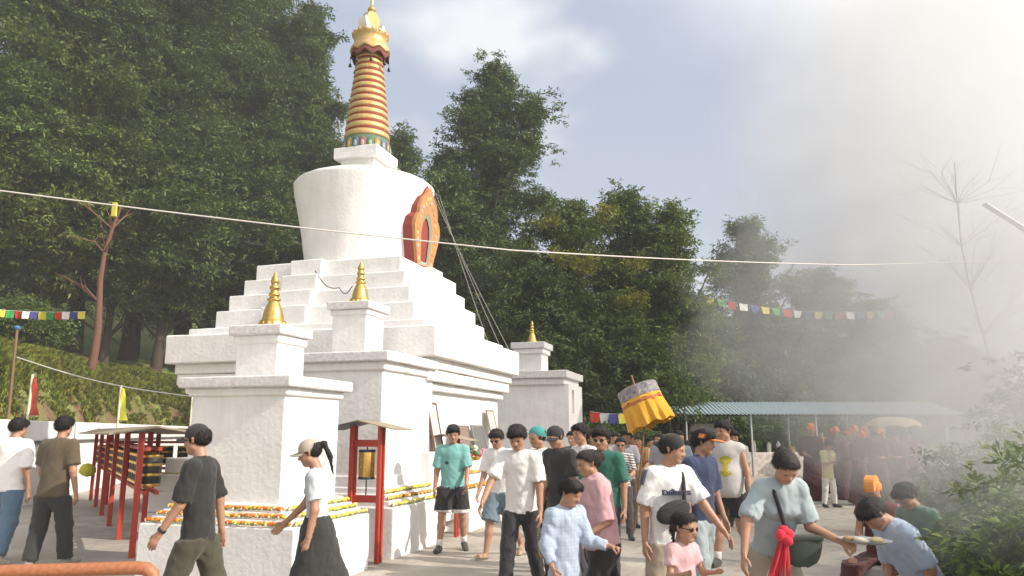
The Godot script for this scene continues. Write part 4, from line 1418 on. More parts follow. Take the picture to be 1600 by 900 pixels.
	var pc := [[Color(0.26, 0.08, 0.11), Color(0.42, 0.30, 0.28)], [Color(0.08, 0.14, 0.20), Color(0.26, 0.32, 0.36)], [Color(0.36, 0.20, 0.07), Color(0.48, 0.36, 0.16)], [Color(0.07, 0.15, 0.10), Color(0.26, 0.34, 0.2)]]
	for j in 20:
		var w := TAU * j / 20
		var d := Vector3(cos(w), 0, sin(w))
		var b := Basis(Vector3.UP, PI / 2 - w)
		for k in 2:
			g = Geo.new()
			g.tint = pc[j % 4][k]
			g.ball(d * (0.462 + 0.010 * k) + Vector3(0, 7.115 - 0.02 * k, 0), Vector3(0.066 - 0.028 * k, 0.115 - 0.045 * k, 0.018), 10, b)
			part(lotus, "petal", g.mesh(), M.tinted)
	# thirteen rings
	var rings := 13
	for k in rings:
		var f0 := float(k) / rings
		var f1 := float(k + 1) / rings
		var ya := lerpf(7.29, 9.16, pow(f0, 0.94))
		var yb := lerpf(7.29, 9.16, pow(f1, 0.94))
		var r0 := lerpf(0.445, 0.24, f0)
		var r1 := lerpf(0.445, 0.24, f1) + 0.004
		var h := (yb - ya)
		g = Geo.new()
		g.lathe(Vector3.ZERO, [Vector2(r0 - 0.035, ya), Vector2(r0 - 0.004, ya + 0.006), Vector2(r0 + 0.010, ya + h * 0.18), Vector2(lerpf(r0, r1, 0.5) + 0.012, ya + h * 0.42), Vector2(r1 + 0.006, ya + h * 0.66), Vector2(r1 - 0.012, ya + h * 0.76), Vector2(r1 - 0.04, ya + h * 0.78)], 44)
		part(t, "spire_ring", g.mesh(), M.gold_paint)
		g = Geo.new()
		g.lathe(Vector3.ZERO, [Vector2(r1 - 0.03, ya + h * 0.70), Vector2(r1 - 0.012, ya + h * 0.77), Vector2(r1 - 0.012, yb + 0.004), Vector2(r1 - 0.03, yb + 0.02)], 44)
		part(t, "ring_groove", g.mesh(), M.red_dull)
	# crown with a scalloped skirt
	g = Geo.new()
	var rows := []
	for q in [[0.25, 9.12, 0.0], [0.39, 9.17, 0.035], [0.41, 9.20, 0.03], [0.37, 9.29, 0.01], [0.335, 9.36, 0.0], [0.325, 9.44, 0.0], [0.345, 9.50, 0.0], [0.375, 9.545, 0.012], [0.365, 9.575, 0.022], [0.33, 9.56, 0.012], [0.20, 9.54, 0.0], [0.01, 9.55, 0.0]]:
		var ring := PackedVector3Array()
		for x in 64:
			var w := TAU * x / 64
			ring.append(Vector3(cos(w) * q[0], q[1] + q[2] * sin(w * 8.0), -sin(w) * q[0]))
		rows.append(ring)
	g.sheet(rows, true, true)
	var crown := part(t, "crown", g.mesh(), M.gold_paint)
	g = Geo.new()
	rows = []
	for q in [[0.24, 9.11, 0.0], [0.385, 9.155, 0.035], [0.39, 9.06, 0.05], [0.37, 9.05, 0.05], [0.36, 9.13, 0.03], [0.23, 9.09, 0.0]]:
		var ring := PackedVector3Array()
		for x in 64:
			var w := TAU * x / 64
			ring.append(Vector3(cos(w) * q[0], q[1] + q[2] * sin(w * 8.0), -sin(w) * q[0]))
		rows.append(ring)
	g.sheet(rows, true, true)
	part(crown, "valance", g.mesh(), surfaced(mat(0.17, 0.05, 0.04, 0.8), tx.chips, null, 2.0))
	for j in 16:
		var w := TAU * (j + 0.5) / 16
		g = Geo.new()
		g.ball(Vector3(cos(w) * 0.372, 9.575, sin(w) * 0.372), Vector3(0.035, 0.035, 0.016), 8, Basis(Vector3.UP, PI / 2 - w))
		part(crown, "rim_bead", g.mesh(), M.gold_paint)
	for j in 8:
		var w := TAU * (j + 0.3) / 8
		g = Geo.new()
		var bp := Vector3(cos(w) * 0.39, 0, sin(w) * 0.39)
		g.tube([bp + Vector3(0, 9.07, 0), bp + Vector3(0, 8.93, 0)], [0.005], 5)
		g.lathe(bp + Vector3(0, 8.85, 0), [Vector2(0.035, 0), Vector2(0.03, 0.02), Vector2(0.02, 0.06), Vector2(0.004, 0.08)], 10)
		part(crown, "bell", g.mesh(), M.dark_metal)
	# crescent moon, sun disc, flame jewel; they face the right hand side of the stupa
	var turn := Basis(Vector3.UP, PI / 2 - 0.25)
	var cres := PackedVector2Array()
	for k in 17:
		var w := PI + PI * 1.06 * k / 16.0 - 0.03 * PI
		cres.append(Vector2(cos(w) * 0.29, 0.29 + sin(w) * 0.29))
	for k in 15:
		var w := PI + PI * (1.0 - k / 14.0)
		cres.append(Vector2(cos(w) * 0.235, 0.345 + sin(w) * 0.22))
	g = Geo.new()
	g.prism(cres, -0.11, 0.11, Transform3D(turn, Vector3(0, 9.56, 0)))
	part(t, "crescent_moon", g.mesh(), M.plaster)
	g = Geo.new()
	var disc := PackedVector2Array()
	for k in 26:
		disc.append(Vector2(cos(TAU * k / 26), sin(TAU * k / 26)) * 0.185)
	g.prism(disc, -0.07, 0.07, Transform3D(turn, Vector3(0, 9.92, 0)))
	part(t, "sun_disc", g.mesh(), M.gold_paint)
	g = Geo.new()
	g.lathe(Vector3(0, 10.08, 0), [Vector2(0.03, 0), Vector2(0.05, 0.02), Vector2(0.085, 0.07), Vector2(0.075, 0.11), Vector2(0.035, 0.14), Vector2(0.028, 0.2), Vector2(0.02, 0.4), Vector2(0.004, 0.62)], 16)
	part(t, "jewel_finial", g.mesh(), M.gold)
	# niche on the dome's right hand side
	var nx := Transform3D(Basis(Vector3.UP, PI / 2 - 0.13) * Basis(Vector3.RIGHT, 0.08).scaled(Vector3(0.68, 0.88, 0.72)), Vector3(1.20, 4.60, 0.05))
	var outer := PackedVector2Array()
	for q in [[-0.40, 0.0], [0.40, 0.0], [0.47, 0.25], [0.60, 0.55], [0.70, 0.85], [0.66, 1.05], [0.52, 1.15], [0.50, 1.32], [0.38, 1.52], [0.20, 1.62], [0.10, 1.76], [0.0, 1.84], [-0.10, 1.76], [-0.20, 1.62], [-0.38, 1.52], [-0.50, 1.32], [-0.52, 1.15], [-0.66, 1.05], [-0.70, 0.85], [-0.60, 0.55], [-0.47, 0.25]]:
		outer.append(Vector2(q[0], q[1]))
	var inner := PackedVector2Array()
	for q in [[-0.19, 0.10], [0.19, 0.10], [0.23, 0.45], [0.27, 0.75], [0.22, 1.0], [0.10, 1.16], [0.0, 1.22], [-0.10, 1.16], [-0.22, 1.0], [-0.27, 0.75], [-0.23, 0.45]]:
		inner.append(Vector2(q[0], q[1]))
	var red := surfaced(mat(0.30, 0.05, 0.04, 0.65), tx.chips, tx.hammer, 3.0, 0.5)
	var orange := surfaced(mat(0.60, 0.30, 0.12, 0.6), tx.dirt, tx.trowel, 5.0, 2.0)
	g = Geo.new()
	g.prism(outer, -0.30, 0.10, nx)
	part(t, "niche_block", g.mesh(), red)
	# the carved face: a strip between the two outlines
	g = Geo.new()
	var face := nx * Transform3D(Basis(), Vector3(0, 0, 0.0))
	var on := PackedVector2Array()
	var inn := PackedVector2Array()
	for k in 40:
		on.append(along(outer, k / 40.0))
		inn.append(along(inner, k / 40.0))
	for k in 40:
		var k2 := (k + 1) % 40
		var a := on[k] * 0.97 + Vector2(0, 0.02)
		var b := on[k2] * 0.97 + Vector2(0, 0.02)
		var c := inn[k2]
		var d := inn[k]
		g.quad(face * Vector3(a.x, a.y, 0.10), face * Vector3(b.x, b.y, 0.10), face * Vector3(b.x, b.y, 0.20), face * Vector3(a.x, a.y, 0.20))
		g.quad(face * Vector3(a.x, a.y, 0.20), face * Vector3(b.x, b.y, 0.20), face * Vector3(c.x, c.y, 0.17), face * Vector3(d.x, d.y, 0.17))
	part(t, "carved_frame", g.mesh(), orange)
	rng.seed = 5
	for k in 30:
		var f := k / 30.0
		var m := along(outer, f).lerp(along(inner, f), 0.45)
		g = Geo.new()
		g.tint = [Color(0.55, 0.25, 0.08), Color(0.60, 0.36, 0.14), Color(0.36, 0.32, 0.26), Color(0.50, 0.20, 0.07)][rng.randi() % 4]
		g.ball(face * Vector3(m.x, m.y, 0.185), Vector3(0.07, 0.05, 0.025), 8, face.basis * Basis(Vector3.BACK, rng.randf() * 3))
		part(t, "carving", g.mesh(), M.tinted)
	g = Geo.new()
	g.tint = Color(0.22, 0.30, 0.25)
	for k in 40:
		var k2 := (k + 1) % 40
		var c := inn[k]
		var d := inn[k2]
		var c2 := c * 0.86 + Vector2(0, 0.07)
		var d2 := d * 0.86 + Vector2(0, 0.07)
		g.quad(face * Vector3(c.x, c.y, 0.165), face * Vector3(d.x, d.y, 0.165), face * Vector3(d2.x, d2.y, 0.13), face * Vector3(c2.x, c2.y, 0.13))
	part(t, "niche_lining", g.mesh(), M.tinted)
	g = Geo.new()
	g.rbox(nx * Vector3(0, 0.0, 0.02), Vector3(0.30, 0.10, 0.74), 0.02, 0.0, null, nx.basis.orthonormalized() * Basis(Vector3.UP, -PI / 2))
	part(t, "niche_sill", g.mesh(), red)

	# the bay before the stupa's corner
	var bo := Vector2(-5.5, 10.3)
	t = thing("corner_shrine", "white shrine bay joined to the stupa's corner, with a cornice and a gold finial", "shrine", W(bo.x, bo.y), -PHI)
	part(t, "platform", ubox(bo, -6.8, -4.38, 9.26, 10.95, -0.2, 0.63, 0.025), M.plaster)
	for k in 3:
		var f := (k + 1.0) / 4.0
		part(t, "step", ubox(bo, lerpf(-6.8, -6.27, f), lerpf(-4.38, -4.73, f), lerpf(9.26, 9.55, f), lerpf(10.95, 10.9, f), 0.58, 0.63 + 0.075 * (k + 1)), M.plaster)
	part(t, "body", ubox(bo, -6.27, -4.73, 9.55, 11.3, 0.8, 2.45), M.plaster)
	part(t, "body_foot", ubox(bo, -6.31, -4.69, 9.51, 11.2, 0.8, 1.0, 0.02), M.plaster)
	ring_bands(t, bo, -6.27, -4.73, 9.55, 11.1, 2.67, 0.14, 0.12, 0.13, 0.05)
	part(t, "pedestal", ubox(bo, -5.79, -5.23, 9.97, 10.53, 2.62, 3.3), M.plaster)
	ring_bands(t, bo, -5.79, -5.23, 9.97, 10.53, 3.47, 0.125, 0.085, 0.07, 0.03, "pedestal_cornice")
	gold_finial(t, Vector3(0, 3.46, -(10.25 - bo.y)), 0.98, M.gold)

	# altar platform on the right hand side
	var ao := Vector2(-4.9, 13.2)
	t = thing("altar", "white altar ledge against the stupa's sunlit wall, decked with garlands", "altar", W(ao.x, ao.y), -PHI)
	part(t, "platform", ubox(ao, -5.2, -4.38, 12.12, 14.6, -0.2, 0.66, 0.03), M.plaster)
	part(t, "step", ubox(ao, -5.2, -4.48, 12.2, 14.5, 0.6, 0.88, 0.03), M.plaster)
	part(t, "step", ubox(ao, -5.2, -4.60, 12.26, 14.4, 0.8, 1.08, 0.03), M.plaster)

func along(poly: PackedVector2Array, f: float) -> Vector2:
	var total := 0.0
	for k in poly.size():
		total += poly[k].distance_to(poly[(k + 1) % poly.size()])
	var left := f * total
	for k in poly.size():
		var l := poly[k].distance_to(poly[(k + 1) % poly.size()])
		if left <= l:
			return poly[k].lerp(poly[(k + 1) % poly.size()], left / l)
		left -= l
	return poly[0]

# ---------------------------------------------------------------- garlands, boards, offerings
func garland(label: String, a: Vector3, b: Vector3, size: float, hues: Array, group := "", droop := 0.0) -> void:
	var t := thing("flower_garland", label, "garland", a, 0, group)
	var l := a.distance_to(b)
	var n := int(l / (size * 1.25))
	var g := Geo.new()
	for k in n + 1:
		var f := float(k) / n
		var at := (b - a) * f + Vector3(rng.randf_range(-1, 1) * size * 0.35, size * 0.75 + rng.randf_range(0, size * 0.35) - droop * sin(f * PI * 6.0) * 0.02, rng.randf_range(-1, 1) * size * 0.35)
		g.tint = col(hues[rng.randi() % hues.size()]) * rng.randf_range(0.75, 1.2)
		g.ball(at, Vector3(1, 0.72, 1) * size * rng.randf_range(0.75, 1.1), 7, Basis(Vector3.UP, rng.randf() * 6) * Basis(Vector3.RIGHT, rng.randf_range(-0.5, 0.5)))
		g.tint = Color(0.18, 0.22, 0.05) * rng.randf_range(0.7, 1.4)
		g.ball(at + Vector3(rng.randf_range(-1, 1) * size * 0.6, -size * 0.4, rng.randf_range(0, 1) * size * 0.6), Vector3(0.7, 0.4, 0.7) * size, 5)
		if k % 3 == 0:
			g.tint = Color(0.6, 0.58, 0.5)
			g.ball(at + Vector3(0, -size * 0.3, size * 0.7), Vector3.ONE * size * 0.5, 5)
	part(t, "flower_heads", g.mesh(), M.flower).set_meta("kind", "stuff")

func build_garlands() -> void:
	rng.seed = 21
	var warm := [[0.62, 0.17, 0.015], [0.66, 0.30, 0.02], [0.70, 0.45, 0.06], [0.60, 0.12, 0.015], [0.55, 0.42, 0.12]]
	var pale := [[0.62, 0.48, 0.08], [0.50, 0.46, 0.12], [0.68, 0.50, 0.05], [0.58, 0.5, 0.28]]
	var deep := [[0.72, 0.22, 0.01], [0.75, 0.27, 0.015], [0.70, 0.18, 0.01]]
	# steps of the front shrine: platform at 0.64, steps at 0.707, 0.773, 0.84
	var plat := [-6.24, -4.35, 6.94, 8.56]
	var bd := [-5.93, -4.73, 7.245, 8.395]
	for k in 3:
		var f := (k + 0.45) / 4.0
		var y := lerpf(0.64, 0.84, k / 3.0) + 0.004
		var u0 := lerpf(plat[0], bd[0], f)
		var u1 := lerpf(plat[1], bd[1], f)
		var v0 := lerpf(plat[2], bd[2], f)
		var v1 := lerpf(plat[3], bd[3], f)
		var nm: String = ["lowest", "middle", "top"][k]
		garland("orange marigold garland along the %s step of the front shrine's shaded face" % nm, W(u0 + 0.03, v0, y), W(u1 - 0.05, v0, y), 0.030, warm, "garlands on the front shrine")
		garland("yellow marigold garland along the %s step of the front shrine's sunlit face" % nm, W(u1, v0 + 0.08, y), W(u1, v1 - 0.03, y), 0.030, pale, "garlands on the front shrine")
	for k in 3:
		var f := (k + 0.45) / 4.0
		var u := lerpf(-4.38, -4.73, f)
		var y := 0.634 + 0.075 * k
		garland("%s yellow garland on the steps of the bay joined to the stupa" % ["lowest", "middle", "top"][k], W(u, 9.3 + 0.07 * k, y), W(u, 10.9, y), 0.034, pale if k != 1 else warm, "garlands on the bay")
	garland("bright orange garland on the lower altar step", W(-4.44, 12.16, 0.664), W(-4.44, 14.55, 0.664), 0.045, deep, "garlands on the altar")
	garland("yellow orange garland on the upper altar step", W(-4.54, 12.2, 0.884), W(-4.54, 14.45, 0.884), 0.036, warm, "garlands on the altar")
	garland("pale thin garland along the stupa base's step beyond the front shrine", W(-9.46, 10.68, 0.904), W(-6.4, 10.68, 0.904), 0.022, pale)
	# framed panels leaning on the wall
	for a in [["tall brown framed white panel leaning by the bay", 11.18, 0.34, 0.78, 1.28, 0.20, [0.60, 0.57, 0.52], [0.16, 0.07, 0.045]], ["brown framed white panel leaning at the wall's far end", 14.05, 0.40, 0.72, 1.3, 0.22, [0.60, 0.57, 0.50], [0.30, 0.24, 0.18]], ["dull brown board leaning behind the altar", 12.2, 0.6, 0.42, 1.28, 0.16, [0.22, 0.16, 0.13], [0.20, 0.14, 0.11]], ["dark grey engraved slate leaning behind the altar", 13.1, 0.62, 0.50, 1.22, 0.24, [0.12, 0.12, 0.125], [0.2, 0.19, 0.18]]]:
		var t := thing("picture_frame", a[0], "picture frame", W(-4.62, a[1], a[4] - 0.02), -PHI)
		t.rotation.z = a[5]
		var g := Geo.new()
		g.tint = col(a[6])
		g.rbox(Vector3(0, a[3] / 2, -a[2] / 2), Vector3(0.02, a[3] - 0.04, a[2] - 0.04), 0.004)
		part(t, "board", g.mesh(), M.cloth)
		for k in 4:
			var f := Geo.new()
			f.tint = col(a[7])
			if k < 2:
				f.rbox(Vector3(0.004, a[3] / 2, -a[2] * k), Vector3(0.03, a[3] + 0.03, 0.03), 0.004)
			else:
				f.rbox(Vector3(0.004, a[3] * (k - 2), -a[2] / 2), Vector3(0.03, 0.03, a[2] - 0.03), 0.004)
			part(t, "frame_bar", f.mesh(), M.tinted)
	# flower offering in a bowl
	rng.seed = 9
	for n in 3:
		var at := W(-4.66 - 0.03 * n, 12.55 + 0.42 * n, 1.08)
		var t := thing("flower_bowl", ["bowl of red and white flowers on the altar", "bowl of leafy green flowers on the altar", "bowl of pink flowers at the altar's far end"][n], "flowers", at)
		var g := Geo.new()
		g.lathe(Vector3.ZERO, [Vector2(0.03, 0.0), Vector2(0.05, 0.01), Vector2(0.09, 0.07), Vector2(0.095, 0.09), Vector2(0.08, 0.085), Vector2(0.01, 0.03)], 16)
		part(t, "bowl", g.mesh(), M.gold)
		for k in 16:
			g = Geo.new()
			g.tint = [[Color(0.5, 0.03, 0.04), Color(0.7, 0.66, 0.6), Color(0.08, 0.16, 0.04)], [Color(0.07, 0.16, 0.04), Color(0.1, 0.2, 0.05), Color(0.6, 0.6, 0.5)], [Color(0.55, 0.08, 0.14), Color(0.6, 0.2, 0.25), Color(0.08, 0.16, 0.04)]][n][k % 3]
			g.ball(Vector3(rng.randf_range(-0.12, 0.12), 0.10 + rng.randf() * 0.16, rng.randf_range(-0.12, 0.12)), Vector3(0.045, 0.035, 0.045), 7, Basis(Vector3.RIGHT, rng.randf() * 2))
			part(t, "bloom", g.mesh(), M.flower)

# ---------------------------------------------------------------- prayer wheels
func wheel_mesh(r: float, h: float, gold: bool) -> Array:
	var g := Geo.new()
	g.lathe(Vector3.ZERO, [Vector2(0.001, 0), Vector2(r, 0), Vector2(r, h), Vector2(0.001, h)], 20)
	var bands := []
	for y in [0.03, 0.36, 0.68, 0.96] if not gold else [0.04, 0.96]:
		var b := Geo.new()
		b.lathe(Vector3(0, y * h, 0), [Vector2(r, -0.045 * h), Vector2(r + 0.006, -0.04 * h), Vector2(r + 0.006, 0.04 * h), Vector2(r, 0.045 * h)], 20)
		bands.append(b.mesh())
	return [g.mesh(), bands]

func rack(label: String, a: Vector3, b: Vector3, posts: int, wheels: int, group := "") -> void:
	var t := thing("prayer_wheel_rack", label, "prayer wheels", a, 0, group)
	var d := b - a
	var dir := d.normalized()
	var out := dir.cross(Vector3.UP).normalized()
	var bs := Basis(dir, Vector3.UP, dir.cross(Vector3.UP))
	var L := d.length()
	for k in posts:
		for s in ([-1.0, 1.0] if k % 2 == 1 else [-1.0]):
			var g := Geo.new()
			g.rbox(dir * (L * k / (posts - 1)) + out * 0.16 * s + Vector3(0, 0.78, 0), Vector3(0.075, 1.60, 0.075), 0.006, 0, null, bs)
			part(t, "post", g.mesh(), M.red_paint)
	for y in [0.80, 1.36]:
		for s in [-0.07, 0.07]:
			var g := Geo.new()
			g.rbox(dir * L / 2 + out * s + Vector3(0, y, 0), Vector3(L + 0.1, 0.05, 0.05), 0.005, 0, null, bs)
			part(t, "rail", g.mesh(), M.red_paint)
	for s in [-1.0, 1.0]:
		var g := Geo.new()
		g.rbox(dir * L / 2 + out * 0.27 * s + Vector3(0, 1.60, 0), Vector3(L + 0.5, 0.02, 0.60), 0.004, 0.006, wob, bs * Basis(Vector3.RIGHT, 0.16 * s))
		part(t, "roof_sheet", g.mesh(), M.tan_sheet)
	var wm := wheel_mesh(0.135, 0.40, false)
	for k in wheels:
		var at := dir * (L * (k + 0.5) / wheels) + Vector3(0, 0.88, 0)
		var w := part(t, "prayer_wheel", wm[0], M.black, at)
		for q in wm[1]:
			part(w, "gilt_band", q, M.gold)

func wheel_stand(label: String, at: Vector3, turn: float, k: float) -> void:
	var t := thing("prayer_wheel_stand", label, "prayer wheel", at, turn, "roofed prayer wheel stands")
	for x in [-0.19, 0.19]:
		for z in [-0.05, 0.05]:
			var g := Geo.new()
			g.rbox(Vector3(x, 0.82, z) * k, Vector3(0.05, 1.68, 0.045) * k, 0.005)
			part(t, "post", g.mesh(), M.red_paint)
	for y in [0.76, 1.44]:
		var g := Geo.new()
		g.rbox(Vector3(0, y, 0) * k, Vector3(0.36, 0.085, 0.07) * k, 0.005)
		part(t, "cross_beam", g.mesh(), M.red_paint)
	var wm := wheel_mesh(0.10 * k, 0.36 * k, true)
	var w := part(t, "prayer_wheel", wm[0], M.gold, Vector3(0, 1.0, 0) * k)
	for q in wm[1]:
		part(w, "rim", q, M.dark_metal)
	var ax := Geo.new()
	ax.tube([Vector3(0, 0.78, 0) * k, Vector3(0, 1.42, 0) * k], [0.008], 6)
	part(t, "axle", ax.mesh(), M.dark_metal)
	for s in [-1.0, 1.0]:
		var g := Geo.new()
		g.rbox(Vector3(0.24 * s, 1.665, 0) * k, Vector3(0.52, 0.012, 0.62) * k, 0.004, 0.005, wob, Basis(Vector3.BACK, -0.22 * s))
		part(t, "roof_sheet", g.mesh(), M.grey_sheet if s < 0 else M.tan_sheet)

func build_wheels() -> void:
	rack("long rack of black and gold prayer wheels on red posts, running back from the plaza", Vector3(-4.72, 0, -10.35), Vector3(-9.8, 0, -18.8), 6, 27)
	rack("shorter rack of black and gold prayer wheels along the white wall behind the stupa base", Vector3(-9.0, 0, -17.4), Vector3(-4.6, 0, -17.0), 5, 11)
	wheel_stand("red prayer wheel stand with a gold wheel between the two garlanded shrines", W(-4.62, 8.95, 0), -PHI + 0.05, 1.0)
	wheel_stand("red prayer wheel stand in the recess beside the altar", W(-4.55, 11.5, 0), -PHI + 0.05, 0.9)
	# yellow cloth bundle tied to the rack
	var g := Geo.new()
	g.tint = Color(0.52, 0.50, 0.04)
	g.ball(Vector3.ZERO, Vector3(0.17, 0.13, 0.14), 10)
	for k in g.p.size():
		g.p[k] *= 1.0 + 0.2 * wob.get_noise_3dv(g.p[k] * 9.0)
	solo("yellow_cloth", "bunched yellow cloth tied under the long prayer wheel rack", "cloth", g.mesh(), M.cloth, Vector3(-8.4, 0.84, -15.6))
	# orange hand rail
	var t := thing("hand_rail", "orange painted pipe rail with a bent end", "railing", Vector3(-1.35, 0.025, -2.98))
	g = Geo.new()
	g.tube([Vector3(-1.2, 1.045, 0.12), Vector3(-0.5, 1.055, 0.04), Vector3(-0.03, 1.062, 0.003), Vector3(0.0, 1.058, 0.0), Vector3(0.022, 1.04, -0.002), Vector3(0.026, 1.01, -0.003), Vector3(0.026, 0.6, -0.003), Vector3(0.026, 0, -0.003)], [0.024, 0.024, 0.024, 0.025, 0.025, 0.025, 0.024, 0.024], 16)
	part(t, "pipe", g.mesh(), M.orange_pipe)
	g = Geo.new()
	g.tube([Vector3(-1.05, 1.03, 0.10), Vector3(-1.05, 0, 0.10)], [0.03], 14)
	part(t, "upright", g.mesh(), M.orange_pipe)

# ---------------------------------------------------------------- ground and hill
var hill_line := PackedVector2Array([Vector2(-7.6, 6), Vector2(-10.6, -15.6), Vector2(-14.9, -35), Vector2(-9, -43), Vector2(6, -47), Vector2(45, -50), Vector2(90, -46)])

func hill_dist(x: float, z: float) -> float:
	var p := Vector2(x, z)
	var best := 1e9
	var sgn := 1.0
	for k in hill_line.size() - 1:
		var a := hill_line[k]
		var b := hill_line[k + 1]
		var q := Geometry2D.get_closest_point_to_segment(p, a, b)
		var d := p.distance_to(q)
		if d < best - 1e-5:
			best = d
			sgn = 1.0 if (b - a).cross(p - a) < 0 else -1.0
	return best * sgn

func hill_height(x: float, z: float) -> float:
	var s := hill_dist(x, z)
	if s < -0.5:
		return -0.6
	var w := wob.get_noise_2d(x * 0.35, z * 0.35)
	var w2 := wob.get_noise_2d(x * 1.6 + 40, z * 1.6)
	var h := 0.0
	if s < 0.6:
		h = lerpf(-0.6, 0.8, clampf((s + 0.5) / 1.1, 0, 1))
	else:
		h = 0.8 + smoothstep(0.4, 2.7 + w, s) * 3.0 + maxf(0.0, s - 2.2) * 0.30 + smoothstep(9.0, 40.0, s) * 7.0
		h += w * 0.4 + w2 * 0.06
	# lower behind the shed
	var k := smoothstep(-4.0, 14.0, x)
	return lerpf(h, minf(h, -0.6 + maxf(0.0, s) * 0.12), k)

func build_ground() -> void:
	var g := Geo.new()
	var rows := []
	for z in 61:
		var r := PackedVector3Array()
		for x in 61:
			var X := -300.0 + 10.0 * x
			var Z := 60.0 - 10.0 * z
			r.append(Vector3(X, 0, Z))
		rows.append(r)
	g.sheet(rows, false, true)
	setting("ground", g.mesh(), M.concrete)
	g = Geo.new()
	rows = []
	var nx := 170
	var nz := 170
	for z in nz:
		var r := PackedVector3Array()
		for x in nx:
			var X := -62.0 + 120.0 * x / (nx - 1)
			var Z := 6.0 - 96.0 * z / (nz - 1)
			r.append(Vector3(X, hill_height(X, Z), Z))
		rows.append(r)
	g.sheet(rows, false, true)
	for k in g.p.size():
		var p := g.p[k]
		var s := hill_dist(p.x, p.z)
		var cut := 1.0 - smoothstep(1.2, 2.0, s + wob.get_noise_2d(p.x * 2.0, p.z * 2.0) * 1.4)
		cut = clampf(cut + 0.6 * smoothstep(0.3, 0.5, wob.get_noise_2d(p.x * 1.1 + 9.0, p.z * 1.1)), 0, 1)
		g.c[k] = Color(0.22, 0.29, 0.065).lerp(Color(0.20, 0.105, 0.065), cut)
	setting("hill", g.mesh(), M.soil)
	# retaining wall with a projecting grey string course
	var a := Vector3(-8.6, 0, -2)
	var segs := [Vector2(-8.55, -2), Vector2(-10.5, -16), Vector2(-12.6, -25.5), Vector2(-14.7, -35)]
	var t := thing("retaining_wall", "long low white retaining wall at the foot of the hill", "wall", Vector3(segs[1].x, 0, segs[1].y))
	for k in segs.size() - 1:
		var p := Vector3(segs[k].x, 0, segs[k].y)
		var q := Vector3(segs[k + 1].x, 0, segs[k + 1].y)
		var d := (q - p).normalized()
		var bs := Basis(d, Vector3.UP, d.cross(Vector3.UP))
		var mid := (p + q) / 2 - t.position
		g = Geo.new()
		g.rbox(mid + Vector3(0, 0.6, 0), Vector3(p.distance_to(q) + 0.05, 1.56, 0.30), 0.02, 0.015, wob, bs, 0.5)
		part(t, "wall_panel", g.mesh(), M.plaster)
		g = Geo.new()
		g.rbox(mid + Vector3(0, 1.6, 0), Vector3(p.distance_to(q) + 0.05, 0.46, 0.34), 0.02, 0.015, wob, bs, 0.5)
		part(t, "parapet", g.mesh(), M.plaster)
		g = Geo.new()
		g.rbox(mid + Vector3(0, 1.36, 0), Vector3(p.distance_to(q) + 0.05, 0.06, 0.42), 0.01, 0.0, null, bs)
		part(t, "string_course", g.mesh(), M.grey_sheet)

# ---------------------------------------------------------------- plants
var sprays := []

func leaf_into(g: Geo, at: Vector3, dir: Vector3, l: float, w: float, droop: float) -> void:
	var side := dir.cross(Vector3.UP)
	if side.length() < 0.05:
		side = Vector3.RIGHT
	side = side.normalized()
	side = side.rotated(dir, rng.randf_range(-0.9, 0.9))
	var nrm := side.cross(dir).normalized()
	var mid := at + dir * l * 0.5 + nrm * l * 0.06
	var tip := at + dir * l - Vector3(0, droop * l, 0)
	var a := mid + side * w * 0.5 - nrm * w * 0.12
	var b := mid - side * w * 0.5 - nrm * w * 0.12
	var k := g.p.size()
	var n1 := (nrm + side * 0.25).normalized()
	var n2 := (nrm - side * 0.25).normalized()
	for q in [[at, n1], [a, n1], [tip, n1], [at, n2], [b, n2], [tip, n2]]:
		g.p.append(q[0])
		g.n.append(q[1])
		g.c.append(g.tint)
	g.i.append_array([k, k + 2, k + 1, k + 3, k + 4, k + 5])

func make_sprays() -> void:
	# a spray is a twig's end with its leaves, about a metre across
	for kind in 4:
		rng.seed = 100 + kind
		var g := Geo.new()
		for tw in 5:
			var d := Vector3(rng.randf_range(-1, 1), rng.randf_range(-0.25, 0.7), rng.randf_range(-1, 1)).normalized()
			for k in 9:
				var f := (k + 1.5) / 10.0
				var at := d * f * 0.5 + Vector3(0, -0.10 * f * f, 0)
				var ld := (d * 0.5 + Vector3(rng.randf_range(-1, 1), rng.randf_range(-0.7, 0.6), rng.randf_range(-1, 1))).normalized()
				var v := rng.randf_range(0.7, 1.3)
				g.tint = Color(v, v * rng.randf_range(0.93, 1.07), v * rng.randf_range(0.8, 1.1))
				leaf_into(g, at, ld, rng.randf_range(0.15, 0.24), rng.randf_range(0.055, 0.085), 0.18)
		sprays.append(g.mesh())

